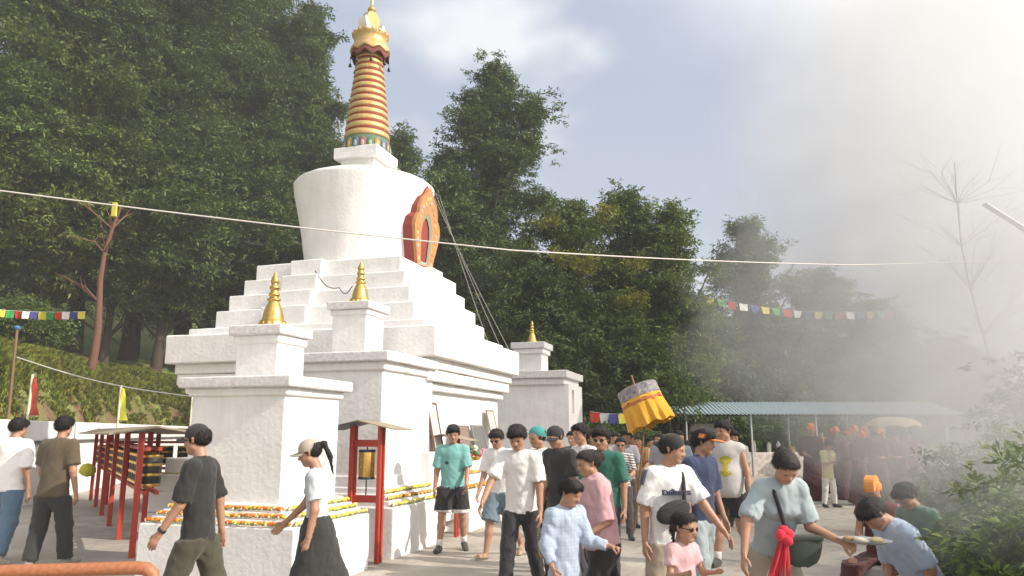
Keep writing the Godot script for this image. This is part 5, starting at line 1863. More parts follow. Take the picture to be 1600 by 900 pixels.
func foliage(parent: Node3D, lobes: Array, hue: Color, count: int, size: float, seed_: int, called := "crown", dense := 0.55) -> void:
	rng.seed = seed_
	var total := 0.0
	for l in lobes:
		total += l[1].x * l[1].y + l[1].x * l[1].z
	for kind in 2:
		var mm := MultiMesh.new()
		mm.transform_format = MultiMesh.TRANSFORM_3D
		mm.use_colors = true
		mm.mesh = sprays[(seed_ + kind * 2) % 4]
		mm.mesh.surface_set_material(0, M.leaf)
		var xs := []
		var cs := []
		for l in lobes:
			var n := int(count * 0.5 * (l[1].x * l[1].y + l[1].x * l[1].z) / total)
			var tone := rng.randf_range(0.92, 1.08)
			for k in n:
				var d := Vector3(rng.randfn(), rng.randfn() + 0.25, rng.randfn()).normalized()
				var r := pow(rng.randf(), dense) * (0.86 + 0.3 * wob.get_noise_3dv(l[0] + d * 3.0) * 1.5)
				if rng.randf() < 0.13:
					r = rng.randf_range(1.0, 1.4)
				var at: Vector3 = l[0] + d * r * l[1]
				var b := Basis(Vector3.UP, rng.randf() * TAU) * Basis(Vector3.RIGHT, rng.randf_range(-0.6, 0.6))
				xs.append(Transform3D(b * (size * rng.randf_range(0.7, 1.3)), at))
				var v := tone * rng.randf_range(0.75, 1.25)
				cs.append(Color(hue.r * v * rng.randf_range(0.9, 1.15), hue.g * v, hue.b * v))
		mm.instance_count = xs.size()
		for k in xs.size():
			mm.set_instance_transform(k, xs[k])
			mm.set_instance_color(k, cs[k])
		var o := MultiMeshInstance3D.new()
		o.name = called
		o.multimesh = mm
		parent.add_child(o, true)
		o.set_meta("kind", "stuff")

# px: picture column of the trunk, d: distance, top: picture row of the tip (photograph's pixels)
func place_of(px: float, d: float) -> Vector3:
	var x := (px - 800.0) / 1221.0 * d
	return Vector3(x, maxf(0.0, hill_height(x, -d)) - 0.1, -d)

func height_of(row: float, d: float) -> float:
	var yc := 450.0 - row
	return 1.58 + (yc * 0.98287 + 221.1) / (1179.4 - yc * 0.18429) * d

func tree(label: String, at: Vector3, tip: float, wide: float, hue: Color, count: int, seed_: int, low := 0.25, size := 1.0, gaps := 0.0, group := "", slim := false) -> void:
	var t := thing("tree", label, "tree", at, 0, group)
	rng.seed = seed_ * 7 + 3
	var h := tip - at.y
	var lean := Vector3(rng.randf_range(-0.05, 0.05), 1, rng.randf_range(-0.05, 0.05)) * h
	var g := Geo.new()
	var pts := []
	var rad := []
	var r0 := 0.014 * h + 0.06
	for k in 8:
		var f := k / 7.0
		pts.append(lean * f * 0.93 + Vector3(sin(f * 5 + seed_), 0, cos(f * 4 + seed_)) * 0.02 * h * f)
		rad.append(r0 * (1.25 if k == 0 else 1.0) * (1.0 - f * 0.88))
	g.tube(pts, rad, 9)
	part(t, "trunk", g.mesh(), M.bark)
	var lobes := []
	var n := 20 if not slim else 24
	for k in n:
		var f := low + (0.97 - low) * (k + 0.5) / n
		var w := k * 2.4 + rng.randf() * 0.9
		var prof := sin(PI * pow(clampf((f - low) / (1.0 - low), 0.02, 1.0), 0.62)) * (0.95 if not slim else 0.8) + 0.16
		if slim:
			prof = 0.22 + 0.68 * (1.0 - pow(clampf((f - low) / (1.0 - low), 0.0, 1.0), 6.0))
		var reach := wide * prof * rng.randf_range(0.55, 0.95)
		var base: Vector3 = pts[int(clampf(f * 7.0 - 0.8, 0, 7))]
		var c := lean * f + Vector3(cos(w) * reach, rng.randf_range(-0.02, 0.03) * h, sin(w) * reach)
		var rr := wide * rng.randf_range(0.28, 0.56) * (0.55 + 0.45 * prof) * (1.0 - gaps * 0.3)
		lobes.append([c, Vector3(rr, rr * rng.randf_range(0.65, 0.9), rr)])
		var limb := Geo.new()
		limb.tube([base, base.lerp(c, 0.5) + Vector3(0, -0.03 * h, 0), c + Vector3(0, rr * 0.3, 0)], [r0 * 0.34, r0 * 0.22, 0.02], 6)
		part(t, "limb", limb.mesh(), M.bark)
	for k in 6:
		var f := low + (0.93 - low) * (k + 0.6) / 6.0
		var prof := sin(PI * pow(clampf((f - low) / (1.0 - low), 0.02, 1.0), 0.62))
		lobes.append([lean * f, Vector3(wide * (0.3 + 0.3 * prof), h * 0.11, wide * (0.3 + 0.3 * prof))])
	lobes.append([lean * 0.97, Vector3(wide * 0.3, h * 0.06, wide * 0.3)])
	foliage(t, lobes, hue, count, size, seed_)

func shrub(label: String, at: Vector3, r: Vector3, hue: Color, count: int, seed_: int, size := 0.6, group := "") -> void:
	var t := thing("shrub", label, "shrub", at, 0, group)
	rng.seed = seed_
	var lobes := []
	for k in 4:
		var c := Vector3(rng.randf_range(-0.5, 0.5) * r.x, r.y * rng.randf_range(0.4, 0.75), rng.randf_range(-0.5, 0.5) * r.z)
		lobes.append([c, r * rng.randf_range(0.45, 0.7)])
		var g := Geo.new()
		g.tube([Vector3.ZERO, c * 0.5 + Vector3(0.05, 0, 0), c], [0.03, 0.022, 0.01], 5)
		part(t, "stem", g.mesh(), M.bark)
	foliage(t, lobes, hue, count, size, seed_, "foliage")

func build_plants() -> void:
	make_sprays()
	var dark := Color(0.88, 0.94, 0.88)
	var mid := Color(1.0, 1.05, 0.9)
	var light := Color(1.35, 1.25, 0.9)
	var yellow := Color(2.4, 1.7, 0.7)
	# the wooded slope
	var wood := [
		[20, 36, -90, 5.6, light, 0.24], [100, 39, -140, 6.0, dark, 0.24], [190, 40, -120, 6.2, dark, 0.24], [275, 43, -140, 6.2, mid, 0.24], [350, 45, -90, 4.4, mid, 0.24], [415, 46, 40, 2.8, dark, 0.24], [487, 45, 28, 2.3, mid, 0.2],
		[30, 34, 180, 4.2, light, 0.3], [150, 37, 230, 4.2, mid, 0.3], [235, 38, 190, 4.6, mid, 0.28], [330, 41, 210, 4.8, mid, 0.2], [415, 42, 200, 4.4, dark, 0.14], [490, 42, 230, 3.6, mid, 0.12], [-50, 33, 120, 4.2, mid, 0.24]]
	for k in wood.size():
		var w: Array = wood[k]
		var word: String = ["tall yellow green tree at the wood's edge above the wooden pole", "tall dark tree standing behind the broken trunk", "tall dark tree behind the leaning pole", "tallest dense tree of the wood, above the stupa's slab", "tall leafy tree behind the stupa's terraces", "dark tree with a lower crown beside the dome", "tapering leafy tree right beside the gold spire", "low yellow green tree behind the flag string", "low leafy tree behind the yellow tied cloth", "low leafy tree over the bank, beside the yellow pennant", "low leafy tree behind the stupa's lower terraces", "low dark tree behind the stupa's upper terraces", "low leafy tree behind the dome's shaded side", "leafy tree above the string of flags, at the wood's end"][k]
		tree(word, place_of(w[0], w[1]), height_of(w[2], w[1]), w[3], w[4], 4200 if w[2] < 100 else 2600, 11 + k, w[5], 1.12, 0.0, "trees on the wooded slope")
	tree("tall slender dark tree rising alone behind the stupa's dome", place_of(745, 36), height_of(106, 36), 3.5, dark, 5200, 40, 0.14, 0.9, 0.25, "", true)
	tree("rounded dark tree behind the stupa's spire base", place_of(632, 42), height_of(212, 42), 2.6, mid, 1800, 41, 0.2, 1.0)
	tree("dark tree behind the niche of the dome", place_of(715, 33), height_of(330, 33), 2.6, dark, 2200, 42, 0.1, 0.9)
	tree("spreading tree with yellow flower heads beyond the far shrine", place_of(900, 30), height_of(318, 30), 2.7, Color(1.1, 1.05, 0.85), 2600, 43, 0.15, 0.85)
	tree("bushy tree with a bare leading stem beyond the far shrine", place_of(985, 32), height_of(306, 32), 2.5, mid, 2400, 44, 0.15, 0.85)
	tree("thin crowned tree with open branches beside the drifting smoke", place_of(1070, 31), height_of(330, 31), 2.0, Color(1.3, 1.25, 0.9), 1000, 45, 0.25, 0.8, 0.5)
	tree("dark low tree right behind the far shrine", place_of(850, 28), height_of(440, 28), 2.4, dark, 1900, 46, 0.1, 0.85)
	tree("low leafy tree over the yellow canopy", place_of(938, 29.5), height_of(470, 29.5), 2.4, mid, 1900, 47, 0.16, 0.85)
	tree("low shady tree at the shed's open end", place_of(1015, 33), height_of(455, 33), 2.3, mid, 1900, 48, 0.16, 0.85)
	tree("smoke veiled broad tree behind the blue roof", place_of(1195, 40), height_of(352, 40), 3.0, mid, 2200, 49, 0.12, 1.0)
	tree("smoke veiled lower tree behind the blue roof", place_of(1290, 42), height_of(430, 42), 2.9, mid, 1900, 50, 0.1, 1.0)
	tree("smoke veiled rounded tree beyond the monks", place_of(1380, 44), height_of(478, 44), 3.2, mid, 1900, 51, 0.1, 1.0)
	tree("faint low tree deep in the smoke", place_of(1500, 46), height_of(540, 46), 3.8, mid, 1700, 52, 0.1, 1.0)
	tree("low dark tree between the shed and the smoke", place_of(1120, 37), height_of(500, 37), 2.6, dark, 1700, 53, 0.08, 0.9)
	# yellow flower clusters on the spreading tree
	var t := thing("flower_clusters", "yellow blossom clusters over the spreading tree's crown", "blossom", place_of(900, 30))
	var lob := []
	rng.seed = 8
	for k in 9:
		lob.append([Vector3(rng.randf_range(-1.4, 2.6), height_of(rng.randf_range(335, 480), 28.5) - t.position.y, rng.randf_range(1.5, 3.2)), Vector3(0.45, 0.3, 0.45)])
	foliage(t, lob, yellow, 130, 0.55, 77, "blossom")
	# undergrowth along the top of the bank
	rng.seed = 31
	var spots := []
	for k in 13:
		spots.append([rng.randf_range(-20, 300), rng.randf_range(27.0, 31.0), rng.randf_range(0.9, 1.9)])
	for k in spots.size():
		var s: Array = spots[k]
		var at := place_of(s[0], s[1])
		if hill_dist(at.x, at.z) > 3.6:
			shrub("leafy shrub in the undergrowth on the bank's edge", at, Vector3(s[2], s[2] * 0.95, s[2]), Color(1.15, 1.2, 0.8), 240, 60 + k, 0.7, "undergrowth on the bank")
	for k in 12:
		var at2 := place_of([880, 925, 960, 1000, 1030, 700, 800, 1110, 1160, 1210, 1270, 1330][k], [25, 24, 26, 25.5, 30, 27, 27, 35, 34.5, 35, 34.5, 35][k])
		shrub("dark leafy shrub under the trees beyond the far shrine" if k < 7 else "leafy shrub in the hedge behind the open shed", at2, Vector3(1.4, 1.5, 1.2) * (1.0 if k < 7 else 1.3), Color(1.0, 1.1, 0.8), 300, 90 + k, 0.7, "shrubs under the trees" if k < 7 else "hedge behind the shed")
	# near shrubs half lost in the smoke
	for a in [[1545, 6.3, 0.7, 0.85, "broad leafy shrub beside the seated people"], [1610, 5.4, 0.7, 1.0, "leafy shrub with pale tips at the plaza's edge"], [1590, 8.5, 1.0, 1.3, "tall shrub veiled in smoke"], [1640, 11.0, 1.6, 2.2, "large shrub veiled in smoke"], [1480, 11.5, 0.8, 0.9, "small shrub beyond the seated people"]]:
		shrub(a[4], Vector3((a[0] - 800) / 1221.0 * a[1], 0, -a[1]), Vector3(a[2], a[3], a[2]), Color(1.1, 1.2, 0.8), 260, int(a[0]), 0.42)
	# grass on the bank
	rng.seed = 12
	var g := Geo.new()
	for k in 22:
		var d := Vector3(rng.randf_range(-0.6, 0.6), 1, rng.randf_range(-0.5, 0.5)).normalized()
		var v := rng.randf_range(0.7, 1.3)
		g.tint = Color(v * 1.05, v, v * 0.8)
		leaf_into(g, Vector3(rng.randf_range(-0.12, 0.12), 0, rng.randf_range(-0.12, 0.12)), d, rng.randf_range(0.09, 0.20), 0.009, 0.3)
	var tuft := g.mesh()
	var gm := leaf_material(0.30, 0.37, 0.08)
	tuft.surface_set_material(0, gm)
	var mm := MultiMesh.new()
	mm.transform_format = MultiMesh.TRANSFORM_3D
	mm.use_colors = true
	mm.mesh = tuft
	var xs := []
	var cs := []
	while xs.size() < 45000:
		var x := rng.randf_range(-24, -8)
		var z := rng.randf_range(-38, -8)
		var s := hill_dist(x, z)
		if s < 0.9 or s > 7.0 or (s < 1.9 and wob.get_noise_2d(x * 2.0, z * 2.0) < 0.2):
			continue
		xs.append(Transform3D(Basis(Vector3.UP, rng.randf() * TAU) * rng.randf_range(0.9, 1.7), Vector3(x, hill_height(x, z) - 0.03, z)))
		var v := rng.randf_range(0.7, 1.25)
		cs.append(Color(v * rng.randf_range(0.9, 1.3), v, v * 0.9))
	mm.instance_count = xs.size()
	for k in xs.size():
		mm.set_instance_transform(k, xs[k])
		mm.set_instance_color(k, cs[k])
	var o := MultiMeshInstance3D.new()
	o.name = "grass"
	o.multimesh = mm
	add_child(o)
	o.set_meta("kind", "stuff")
	o.set_meta("label", "sunlit rough grass covering the bank above the wall")
	o.set_meta("category", "grass")

func bare_tree(label: String, at: Vector3, h: float, lean: Vector3, r: float, seed_: int, m: Material, twigs: int) -> Node3D:
	var t := thing("bare_tree", label, "tree", at)
	rng.seed = seed_
	var g := Geo.new()
	var pts := []
	var rad := []
	for k in 8:
		var f := k / 7.0
		pts.append((Vector3.UP + lean * f) * h * f + Vector3(sin(f * 7) * 0.02, 0, 0) * h)
		rad.append(r * (1.2 - f * 0.85))
	g.tube(pts, rad, 8)
	part(t, "trunk", g.mesh(), m)
	for k in twigs:
		var f := rng.randf_range(0.45, 1.0)
		var base: Vector3 = pts[int(f * 7)]
		var d := Vector3(rng.randf_range(-1, 1), rng.randf_range(0.1, 1.0), rng.randf_range(-0.6, 0.6)).normalized() * h * rng.randf_range(0.08, 0.28)
		var b := Geo.new()
		var side := Vector3(rng.randf_range(-1, 1), rng.randf_range(-0.3, 0.6), rng.randf_range(-1, 1)) * d.length() * 0.25
		b.tube([base, base + d * 0.5 + side, base + d], [r * 0.3, r * 0.2, 0.006], 5)
		b.tube([base + d * 0.5 + side, base + d * 0.8 + side * 2.4], [r * 0.16, 0.005], 4)
		part(t, "branch", b.mesh(), m)
	return t

# ---------------------------------------------------------------- flags, wires, shed and the rest
func pixel_point(px: float, py: float, d: float) -> Vector3:
	return Vector3((px - 800.0) / (1179.4 - (450.0 - py) * 0.18429) * d, height_of(py, d), -d)

func wire(called: String, label: String, pts: Array, r: float, m: Material, sag := 0.0) -> void:
	var full := []
	for k in pts.size() - 1:
		for j in 12:
			var f := j / 12.0
			full.append(pts[k].lerp(pts[k + 1], f) - Vector3(0, sag * sin(PI * f), 0))
	full.append(pts[pts.size() - 1])
	var o := []
	for q in full:
		o.append(q - pts[0])
	var g := Geo.new()
	g.tube(o, [r], 6)
	solo(called, label, "wire", g.mesh(), m, pts[0])

func flag_string(label: String, a: Vector3, b: Vector3, n: int, w: float, h: float, start: int, sag: float, seed_: int) -> void:
	var t := thing("prayer_flag_string", label, "prayer flags", a)
	rng.seed = seed_
	var hues := [Color(0.05, 0.32, 0.08), Color(0.55, 0.05, 0.03), Color(0.72, 0.70, 0.68), Color(0.06, 0.07, 0.26), Color(0.65, 0.55, 0.08)]
	var pts := []
	for k in 25:
		var f := k / 24.0
		pts.append((b - a) * f - Vector3(0, sag * sin(PI * f), 0))
	var g := Geo.new()
	g.tube(pts, [0.006], 5)
	part(t, "cord", g.mesh(), M.rope)
	var dir := (b - a).normalized()
	for k in n:
		var f := (k + 0.5) / n
		var at := (b - a) * f - Vector3(0, sag * sin(PI * f), 0)
		var fl := Geo.new()
		fl.tint = hues[(k + start) % 5]
		var swing := rng.randf_range(-0.35, 0.35)
		var taper := rng.randf_range(0.55, 1.0)
		var rows := []
		for y in 4:
			var r := PackedVector3Array()
			for x in 5:
				var q := (x / 4.0 - 0.5) * w * lerpf(1.0, taper, y / 3.0)
				r.append(at + dir * q + Vector3(0, -h * y / 3.0, 0) + dir.cross(Vector3.UP) * (swing * h * y / 3.0 + 0.02 * sin(x * 2.0 + y)))
			rows.append(r)
		fl.sheet(rows)
		part(t, "flag", fl.mesh(), M.cloth)

func build_extras() -> void:
	# broken tree trunk with cloth tied to it
	var base := place_of(130, 30.0)
	var top := pixel_point(186, 320, 30.0)
	var h := top.y - base.y
	var t := bare_tree("leaning broken reddish tree trunk with yellow cloth tied near its top", base, h, Vector3((top.x - base.x) / h, 0, 0), 0.15, 4, M.red_bark, 9)
	var g := Geo.new()
	g.tint = Color(0.6, 0.52, 0.05)
	g.rbox(top - base + Vector3(-0.08, -0.25, 0.16), Vector3(0.2, 0.6, 0.12), 0.03, 0.02, wob)
	solo("tied_cloth", "yellow cloth knotted round the broken trunk", "cloth", g.mesh(), M.cloth, base)
	# leaning pole
	g = Geo.new()
	var p0 := pixel_point(100, 455, 27.4)
	var p1 := pixel_point(214, 562, 27.2)
	var dd := 24.0
	while dd < 45.0 and hill_height(p1.x, p1.z) < p1.y:
		p1 = pixel_point(214, 562, dd)
		dd += 0.25
	p0 = pixel_point(100, 455, dd)
	p1.y -= 0.1
	g.tube([Vector3.ZERO, p1 - p0], [0.045], 8)
	solo("leaning_pole", "grey pole leaning across the broken trunk", "pole", g.mesh(), M.steel, p0)
	# flags and flag poles on the bank
	flag_string("string of small green, red, white, blue and yellow flags before the wooded slope", pixel_point(-40, 480, 17.0), pixel_point(134, 487, 17.5), 14, 0.16, 0.17, 1, 0.05, 3)
	flag_string("faint string of small flags before the trees in the smoke", pixel_point(1030, 446, 34), pixel_point(1400, 486, 36), 22, 0.40, 0.32, 0, 0.5, 6)
	flag_string("short string of small flags between the far shrine and the shed", pixel_point(922, 643, 24), pixel_point(1010, 640, 24), 6, 0.32, 0.30, 1, 0.1, 8)
	for a in [[43, 585, 655, 16.8, Color(0.42, 0.05, 0.03), "white pole with a dark red and yellow pennant on the retaining wall"], [184, 602, 662, 19.5, Color(0.62, 0.60, 0.06), "white pole with a narrow yellow pennant on the retaining wall"], [297, 618, 668, 26.0, Color(0.62, 0.60, 0.06), "yellow pennant on a pole beside the front shrine's cornice"]]:
		var bp := pixel_point(a[0], a[2], a[3])
		var tp := pixel_point(a[0], a[1], a[3])
		var f := thing("flag_pole", a[5], "flag", bp)
		g = Geo.new()
		g.tint = Color(0.62, 0.6, 0.45)
		g.tube([Vector3(0, -0.6, 0), Vector3(0, tp.y - bp.y, 0)], [0.03], 7)
		part(f, "pole", g.mesh(), M.tinted)
		g = Geo.new()
		g.tint = a[4]
		var rows := []
		var H: float = (tp.y - bp.y) * 0.92
		for y in 6:
			var r := PackedVector3Array()
			for x in 4:
				r.append(Vector3(0.03 + x * 0.045 * (0.4 + y * 0.22), H * (1.0 - y / 5.5), 0.04 * sin(y * 1.4 + x)))
			rows.append(r)
		g.sheet(rows)
		part(f, "pennant", g.mesh(), M.cloth)
	# wooden pole with a blue cap
	var sp := pixel_point(14, 660, 16.4)
	var st := pixel_point(27, 512, 16.4)
	t = thing("wooden_pole", "thin wooden pole with a small blue cap on the bank", "pole", Vector3(sp.x, 1.0, sp.z))
	g = Geo.new()
	g.tube([Vector3(0, -0.8, 0), st - t.position], [0.035, 0.03], 7)
	part(t, "shaft", g.mesh(), M.wood)
	g = Geo.new()
	g.tint = Color(0.05, 0.15, 0.35)
	g.ball(st - t.position, Vector3(0.07, 0.05, 0.07), 8)
	part(t, "pole_cap", g.mesh(), M.tinted)
	wire("cable", "thin pale cable from the wooden pole to the stupa", [pixel_point(26, 558, 16.4), pixel_point(305, 620, 15.0)], 0.012, M.rope, 0.12)
	wire("cable", "thick pale cable strung across the plaza before the dome", [pixel_point(-60, 290, 9.5), pixel_point(800, 391, 9.9), pixel_point(1330, 414, 13.0), pixel_point(1640, 402, 20.0)], 0.0095, M.rope, 0.03)
	# guy wires of the spire
	for a in [[0.3, 2.3, 0.9, "shortest guy wire from the spire's foot past the niche"], [0.1, 2.35, 1.5, "middle guy wire from the spire's foot past the niche"], [-0.1, 2.4, 1.9, "longest guy wire from the spire's foot to the slab's far corner"]]:
		wire("guy_wire", a[3], [W(UC + 0.3, VC + 0.2 + a[0] * 0.2, 7.0), W(UC + 1.42, VC + a[0] + 0.1, 6.2 - a[2] * 0.05), W(UC + a[1], VC + a[2], 3.22)], 0.0055, M.wire, 0.05)
	wire("cable", "thin loose wire over the stupa's terraces", [W(UC - 0.1, VC - 1.52, 4.35), W(UC + 0.5, VC - 1.72, 3.98), W(UC + 0.75, VC - 1.72, 4.0)], 0.008, M.dark_metal, 0.12)
	# yellow ceremonial canopy on a pole, tilted
	var cp := pixel_point(1006, 634, 13.0)
	t = thing("ceremonial_canopy", "tilted yellow pleated canopy with a grey brocade band on a pole", "canopy", Vector3(cp.x - 0.22, 0, cp.z))
	var tilt := Basis(Vector3.BACK, 0.34) * Basis(Vector3.RIGHT, -0.16)
	var mid := cp - t.position
	var bands := [["brocade_band", 0.13, 0.33, Color(0.20, 0.20, 0.26), 0.345, 0.34], ["gilt_band", 0.075, 0.135, Color(0.62, 0.33, 0.03), 0.350, 0.346], ["trim_band", 0.03, 0.08, Color(0.42, 0.12, 0.04), 0.354, 0.350], ["pleated_skirt", -0.34, 0.035, Color(0.66, 0.33, 0.02), 0.375, 0.352]]
	for q in bands:
		g = Geo.new()
		g.tint = q[3]
		var rows := []
		for y in 9:
			var f := y / 8.0
			var r := PackedVector3Array()
			for x in 96:
				var w := TAU * x / 96
				var fold: float = (1.0 - f * 0.8) * (0.035 * sin(w * 13.0 + 1.0) + 0.022 * sin(w * 29.0 + f * 1.5)) if q[0] == "pleated_skirt" else 0.008 * sin(w * 11.0 + 2.0)
				var rr: float = lerpf(q[4], q[5], f) + fold
				r.append(mid + tilt * Vector3(cos(w) * rr, lerpf(q[1], q[2], f) + (1.0 - f) * 0.02 * sin(w * 7.0), -sin(w) * rr))
			rows.append(r)
		g.sheet(rows, true, true)
		if q[0] == "brocade_band":
			rng.seed = 2
			for k in g.c.size():
				g.c[k] = [Color(0.17, 0.17, 0.21), Color(0.28, 0.25, 0.23), Color(0.11, 0.12, 0.18), Color(0.34, 0.30, 0.25)][rng.randi() % 4]
		part(t, q[0], g.mesh(), M.cloth)
	g = Geo.new()
	g.tint = Color(0.3, 0.2, 0.15)
	g.lathe(mid + tilt * Vector3(0, 0.322, 0), [Vector2(0.338, 0.0), Vector2(0.3, 0.02), Vector2(0.01, 0.05)], 40, tilt)
	part(t, "top_cloth", g.mesh(), M.cloth)
	g = Geo.new()
	g.tube([Vector3(0, 0, 0), mid + tilt * Vector3(-0.06, -0.2, 0), mid + tilt * Vector3(0, 0.55, 0)], [0.018], 7)
	part(t, "pole", g.mesh(), M.wood)
	build_shed()
	# cream parasol over the monks
	var pp := pixel_point(1396, 668, 16.5)
	t = thing("parasol", "frayed cream parasol held above the monks in the smoke", "parasol", Vector3(pp.x, 0, pp.z))
	for k in 8:
		g = Geo.new()
		g.tint = Color(0.62, 0.52, 0.33) * (0.9 + 0.1 * (k % 2))
		var rows := []
		for y in 5:
			var f := y / 4.0
			var r := PackedVector3Array()
			for x in 5:
				var w := TAU * (k + x / 4.0) / 8.0
				var rr := 0.05 + 0.5 * sin(f * 1.45)
				r.append(Vector3(cos(w) * rr, pp.y + 0.22 * cos(f * 1.6) - 0.05 * f * sin(x / 4.0 * PI) * -1.0, sin(w) * rr))
			rows.append(r)
		g.sheet(rows)
		part(t, "panel", g.mesh(), M.cloth)
	g = Geo.new()
	g.tube([Vector3(0, 0.9, 0), Vector3(0, pp.y + 0.3, 0)], [0.015], 6)
	part(t, "shaft", g.mesh(), M.wood)
	# street lamp
	var lp := pixel_point(1640, 372, 20.0)
	t = thing("street_lamp", "grey street lamp with a long flat head, faint in the smoke", "lamp", Vector3(lp.x, 0, lp.z))
	g = Geo.new()
	g.tube([Vector3.ZERO, Vector3(0, lp.y - 0.6, 0), Vector3(-0.1, lp.y - 0.15, 0), Vector3(-0.35, lp.y + 0.02, 0)], [0.07, 0.055, 0.04, 0.03], 10)
	part(t, "post", g.mesh(), M.steel)
	var e := pixel_point(1537, 318, 20.0) - t.position
	var s0 := Vector3(-0.3, lp.y, 0)
	g = Geo.new()
	g.rbox((s0 + e) / 2, Vector3(s0.distance_to(e), 0.07, 0.2), 0.03, 0, null, Basis(Vector3.BACK, atan2(s0.y - e.y, s0.x - e.x)))
	part(t, "lamp_head", g.mesh(), M.steel)
	bare_tree("tall leafless tree lost in the smoke", Vector3(18.6, 0, -30), 12.5, Vector3(-0.05, 0, 0), 0.05, 15, M.bark, 46)

func build_shed() -> void:
	var d := 28.0
	var l0 := pixel_point(1052, 647, d)
	var t := thing("market_shed", "open shed with a pale blue corrugated roof and a white counter", "shed", Vector3(l0.x, 0, l0.z))
	var eave := l0.y
	var L := 10.5
	var deep := 3.2
	var rise := 0.55
	# corrugated sheets
	for k in 9:
		var g := Geo.new()
		var x0 := L * k / 9.0
		var x1 := L * (k + 1) / 9.0 + 0.05
		for side in 2:
			var rows := []
			for y in 2:
				var r := PackedVector3Array()
				for x in 61:
					var X := lerpf(x0, x1, x / 60.0)
					r.append(Vector3(X + 0.35 * y, eave + rise * y + 0.022 * sin(X * 42.0) - 0.012 * side + (0.004 if k % 2 else 0.0), -deep * y - 0.25 * X / L * 0.0))
				rows.append(r)
			g.sheet(rows, false, side == 0)
		part(t, "roof_sheet", g.mesh(), M.blue_roof)
	for k in 5:
		for z in [0.25, deep - 0.1]:
			var g := Geo.new()
			var hh: float = eave + rise * z / deep - 0.06
			g.tube([Vector3(0.5 + 2.35 * k, 0, -z), Vector3(0.5 + 2.35 * k, hh, -z)], [0.045], 8)
			part(t, "post", g.mesh(), M.steel)
	for z in [0.25, deep - 0.1]:
		var g := Geo.new()
		g.rbox(Vector3(L / 2, eave + rise * z / deep - 0.08, -z), Vector3(L - 0.3, 0.08, 0.06), 0.005)
		part(t, "beam", g.mesh(), M.dark_metal)
	var g := Geo.new()
	g.rbox(Vector3(1.55, 0.95, -deep + 0.05), Vector3(1.7, 1.9, 0.12), 0.02, 0.01, wob)
	part(t, "end_wall", g.mesh(), M.old_plaster)
	g = Geo.new()
	g.rbox(Vector3(4.1, 0.42, -0.9), Vector3(2.9, 0.86, 0.5), 0.03, 0.012, wob)
	part(t, "counter", g.mesh(), M.old_plaster)
	for k in 5:
		var b := Geo.new()
		b.tint = [Color(0.6, 0.58, 0.55), Color(0.6, 0.57, 0.5), Color(0.62, 0.6, 0.58), Color(0.4, 0.3, 0.12), Color(0.3, 0.25, 0.1)][k]
		var r: float = [0.07, 0.08, 0.07, 0.12, 0.12][k]
		var hh: float = [0.42, 0.36, 0.40, 0.22, 0.2][k]
		b.lathe(Vector3.ZERO, [Vector2(0.001, 0), Vector2(r, 0), Vector2(r, hh * 0.8), Vector2(r * 0.5, hh * 0.9), Vector2(r * 0.5, hh), Vector2(0.001, hh)], 14)
		solo("drum_jar", ["tall white jar at the counter's near end", "squat white jar on the counter", "white jar with a cap on the counter", "brown tin on the counter", "dark tin on the counter"][k], "jar", b.mesh(), M.tinted, t.position + Vector3([3.1, 3.65, 4.0, 4.5, 4.9][k], 0.852, -0.85))
	for k in 2:
		var b := Geo.new()
		b.tint = Color(0.05, 0.12, 0.26)
		b.rbox(Vector3(0, 0.35, 0), Vector3(0.6, 0.7, 0.5), 0.02)
		b.rbox(Vector3(0, 0.72, 0), Vector3(0.66, 0.06, 0.56), 0.02)
		solo("blue_crate", "blue plastic crate inside the shed, by the back wall", "crate", b.mesh(), M.tinted, t.position + Vector3(5.0 + 0.75 * k, 0.02, -2.4), 0, "blue crates in the shed")

func puff(row: Array) -> void:
	var f := FogVolume.new()
	f.name = numbered("smoke_puff")
	f.shape = RenderingServer.FOG_VOLUME_SHAPE_ELLIPSOID
	f.size = Vector3(row[3], row[4], row[5]) * 2.0
	var m := FogMaterial.new()
	m.density = row[6]
	m.albedo = Color(1.0, 0.995, 0.985)
	f.material = m
	add_child(f)
	f.position = pixel_point(row[0], row[1], row[2])
	f.rotation.z = row[7]
	f.set_meta("kind", "stuff")
	f.set_meta("label", "pale incense smoke drifting over the plaza")
	f.set_meta("category", "smoke")

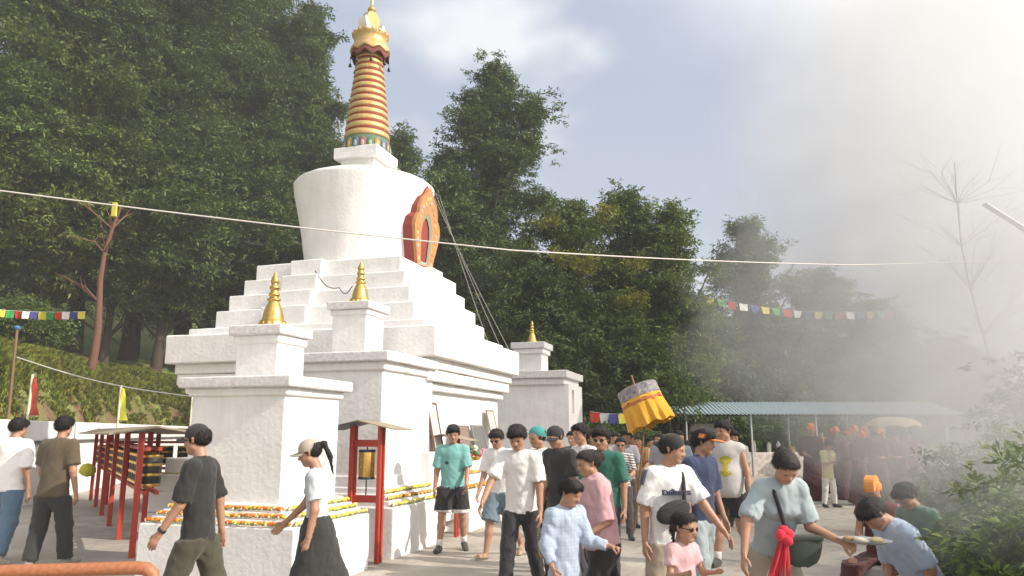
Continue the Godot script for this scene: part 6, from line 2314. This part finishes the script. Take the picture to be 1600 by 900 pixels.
func build_smoke() -> void:
	# column, row, distance, half sizes, density, tilt
	for q in [
		[1440, 160, 20, 5.0, 8.0, 8.0, 0.012, -0.10], [1470, 120, 20, 4.6, 8.0, 8.0, 0.013, -0.14], [1500, 180, 19, 4.2, 7.0, 8.0, 0.015, -0.18], [1540, 150, 19, 3.8, 7.5, 8.0, 0.016, -0.12],
		[1580, 120, 18, 3.0, 7.0, 7.0, 0.020, -0.10], [1330, 230, 21, 2.6, 4.6, 7.0, 0.010, -0.30], [1300, 80, 21, 2.6, 3.6, 7.0, 0.007, 0.2],
		[1380, 420, 18, 3.4, 3.2, 8.0, 0.023, -0.25], [1440, 480, 16, 2.8, 2.6, 7.0, 0.031, -0.2], [1520, 520, 14, 2.2, 2.4, 6.0, 0.040, -0.1],
		[1270, 540, 21, 3.2, 2.2, 7.0, 0.018, -0.15], [1380, 640, 15, 2.2, 1.3, 6.0, 0.021, -0.1], [1480, 660, 12, 1.9, 1.4, 5.0, 0.055, -0.05],
		[1560, 690, 10, 1.5, 1.4, 3.6, 0.055, 0.0], [1600, 560, 11, 1.4, 2.2, 4.0, 0.055, -0.1], [1340, 700, 14, 1.1, 0.8, 3.0, 0.03, 0.1], [1450, 740, 9, 0.8, 0.7, 2.4, 0.055, 0.0], [1240, 470, 24, 2.8, 2.6, 6.0, 0.018, -0.3],
		[1420, 330, 13, 1.3, 1.0, 2.0, 0.03, -0.5], [1290, 400, 15, 1.1, 0.9, 2.0, 0.03, 0.4], [1500, 420, 12, 1.2, 0.8, 2.0, 0.04, 0.3], [1230, 590, 18, 1.6, 0.7, 2.5, 0.03, -0.3], [1575, 740, 5.4, 0.9, 0.8, 1.0, 0.10, 0.3], [1600, 760, 5.0, 0.5, 0.55, 0.7, 0.12, 0.0], [1540, 620, 7.0, 1.3, 1.1, 1.4, 0.07, 0.2], [1570, 590, 6.5, 0.8, 0.9, 1.0, 0.10, -0.2], [1590, 480, 10, 1.6, 1.7, 2.2, 0.10, 0.1],
		[1215, 120, 18, 1.6, 1.4, 3.0, 0.020, 0.3], [1190, 290, 18, 1.4, 1.7, 3.0, 0.020, -0.4], [1260, 210, 16, 1.5, 1.1, 3.0, 0.028, 0.5], [1160, 440, 20, 1.7, 1.2, 3.0, 0.022, 0.2], [1150, 560, 22, 2.0, 1.2, 3.0, 0.022, -0.3], [1310, 20, 18, 2.0, 1.5, 3.0, 0.022, 0.1], [1390, 240, 14, 1.4, 1.1, 2.5, 0.03, -0.6], [1350, 500, 13, 1.2, 0.8, 2.5, 0.035, 0.5]]:
		puff(q)
const PEOPLE := true

var to_sun := Vector3.UP

func _ready() -> void:
	# camera
	var cam := Camera3D.new()
	cam.name = "camera"
	add_child(cam)
	cam.position = Vector3(0, 1.58, 0)
	cam.rotation.x = atan(225.0 / 1200.0)
	cam.fov = rad_to_deg(2.0 * atan(450.0 / 1200.0))
	cam.near = 0.05
	cam.far = 1500.0
	cam.current = true
	wob.seed = 4
	wob.frequency = 0.9
	wob.fractal_octaves = 3
	var el := deg_to_rad(33.0)
	var az := deg_to_rad(5.0)
	to_sun = (uaxis * cos(az) - vaxis * sin(az)) * cos(el) + Vector3.UP * sin(el)
	# sky
	var env := Environment.new()
	env.background_mode = Environment.BG_SKY
	env.tonemap_mode = Environment.TONE_MAPPER_LINEAR
	env.tonemap_exposure = 1.18
	env.sdfgi_enabled = true
	env.ssao_enabled = true
	env.ssil_enabled = true
	env.volumetric_fog_enabled = true
	env.volumetric_fog_density = 0.0
	env.fog_enabled = true
	env.fog_density = 0.0015
	env.fog_light_color = Color(0.95, 0.95, 0.96)
	var sky := Sky.new()
	var sm := PanoramaSkyMaterial.new()
	sm.panorama = ImageTexture.create_from_image(sky_image())
	sky.sky_material = sm
	env.sky = sky
	var we := WorldEnvironment.new()
	we.name = "world"
	we.environment = env
	add_child(we)
	# sun: from the right, just grazing the shrine's front
	var sun := DirectionalLight3D.new()
	sun.name = "sun"
	sun.light_energy = 1.6
	sun.light_color = Color(1.0, 0.955, 0.90)
	sun.light_angular_distance = 0.6
	sun.shadow_enabled = true
	add_child(sun)
	sun.look_at_from_position(to_sun * 50.0, Vector3.ZERO)
	make_materials()
	build_ground()
	build_shrine()
	build_plants()
	build_wheels()
	build_garlands()
	build_extras()
	if PEOPLE:
		build_people()
		carried_things()
	build_smoke()

func sky_image() -> Image:
	var w := 1024
	var h := 512
	var im := Image.create(w, h, false, Image.FORMAT_RGBF)
	var n := FastNoiseLite.new()
	n.seed = 7
	n.frequency = 1.0
	n.fractal_octaves = 6
	n.fractal_gain = 0.55
	for y in h:
		var up := PI * (0.5 - (y + 0.5) / h)
		for x in w:
			var a := TAU * (x + 0.5) / w
			var d := Vector3(cos(up) * sin(a), sin(up), -cos(up) * cos(a))
			var e := maxf(d.y, 0.0)
			var c := Color(0.62, 0.65, 0.71).lerp(Color(0.31, 0.39, 0.54), pow(e, 0.5))
			var q := Vector3(d.x, 0, d.z) / (d.y + 0.28)
			var f := n.get_noise_3d(q.x * 1.3 + 3.0, q.z * 1.3, 0.5)
			var cl := smoothstep(0.04, 0.50, f) * smoothstep(-0.02, 0.15, d.y) * 0.6
			# the thin bright cloud on the sun's side of the sky
			var near := d.dot(to_sun)
			cl = maxf(cl, smoothstep(0.07, 0.40, near + 0.12 * f) * 0.97)
			c = c.lerp(Color(1.0, 0.985, 0.955) * (1.05 + 0.75 * maxf(0.0, near)), cl)
			if d.y < 0:
				c = Color(0.30, 0.29, 0.27)
			im.set_pixel(x, y, c)
	return im
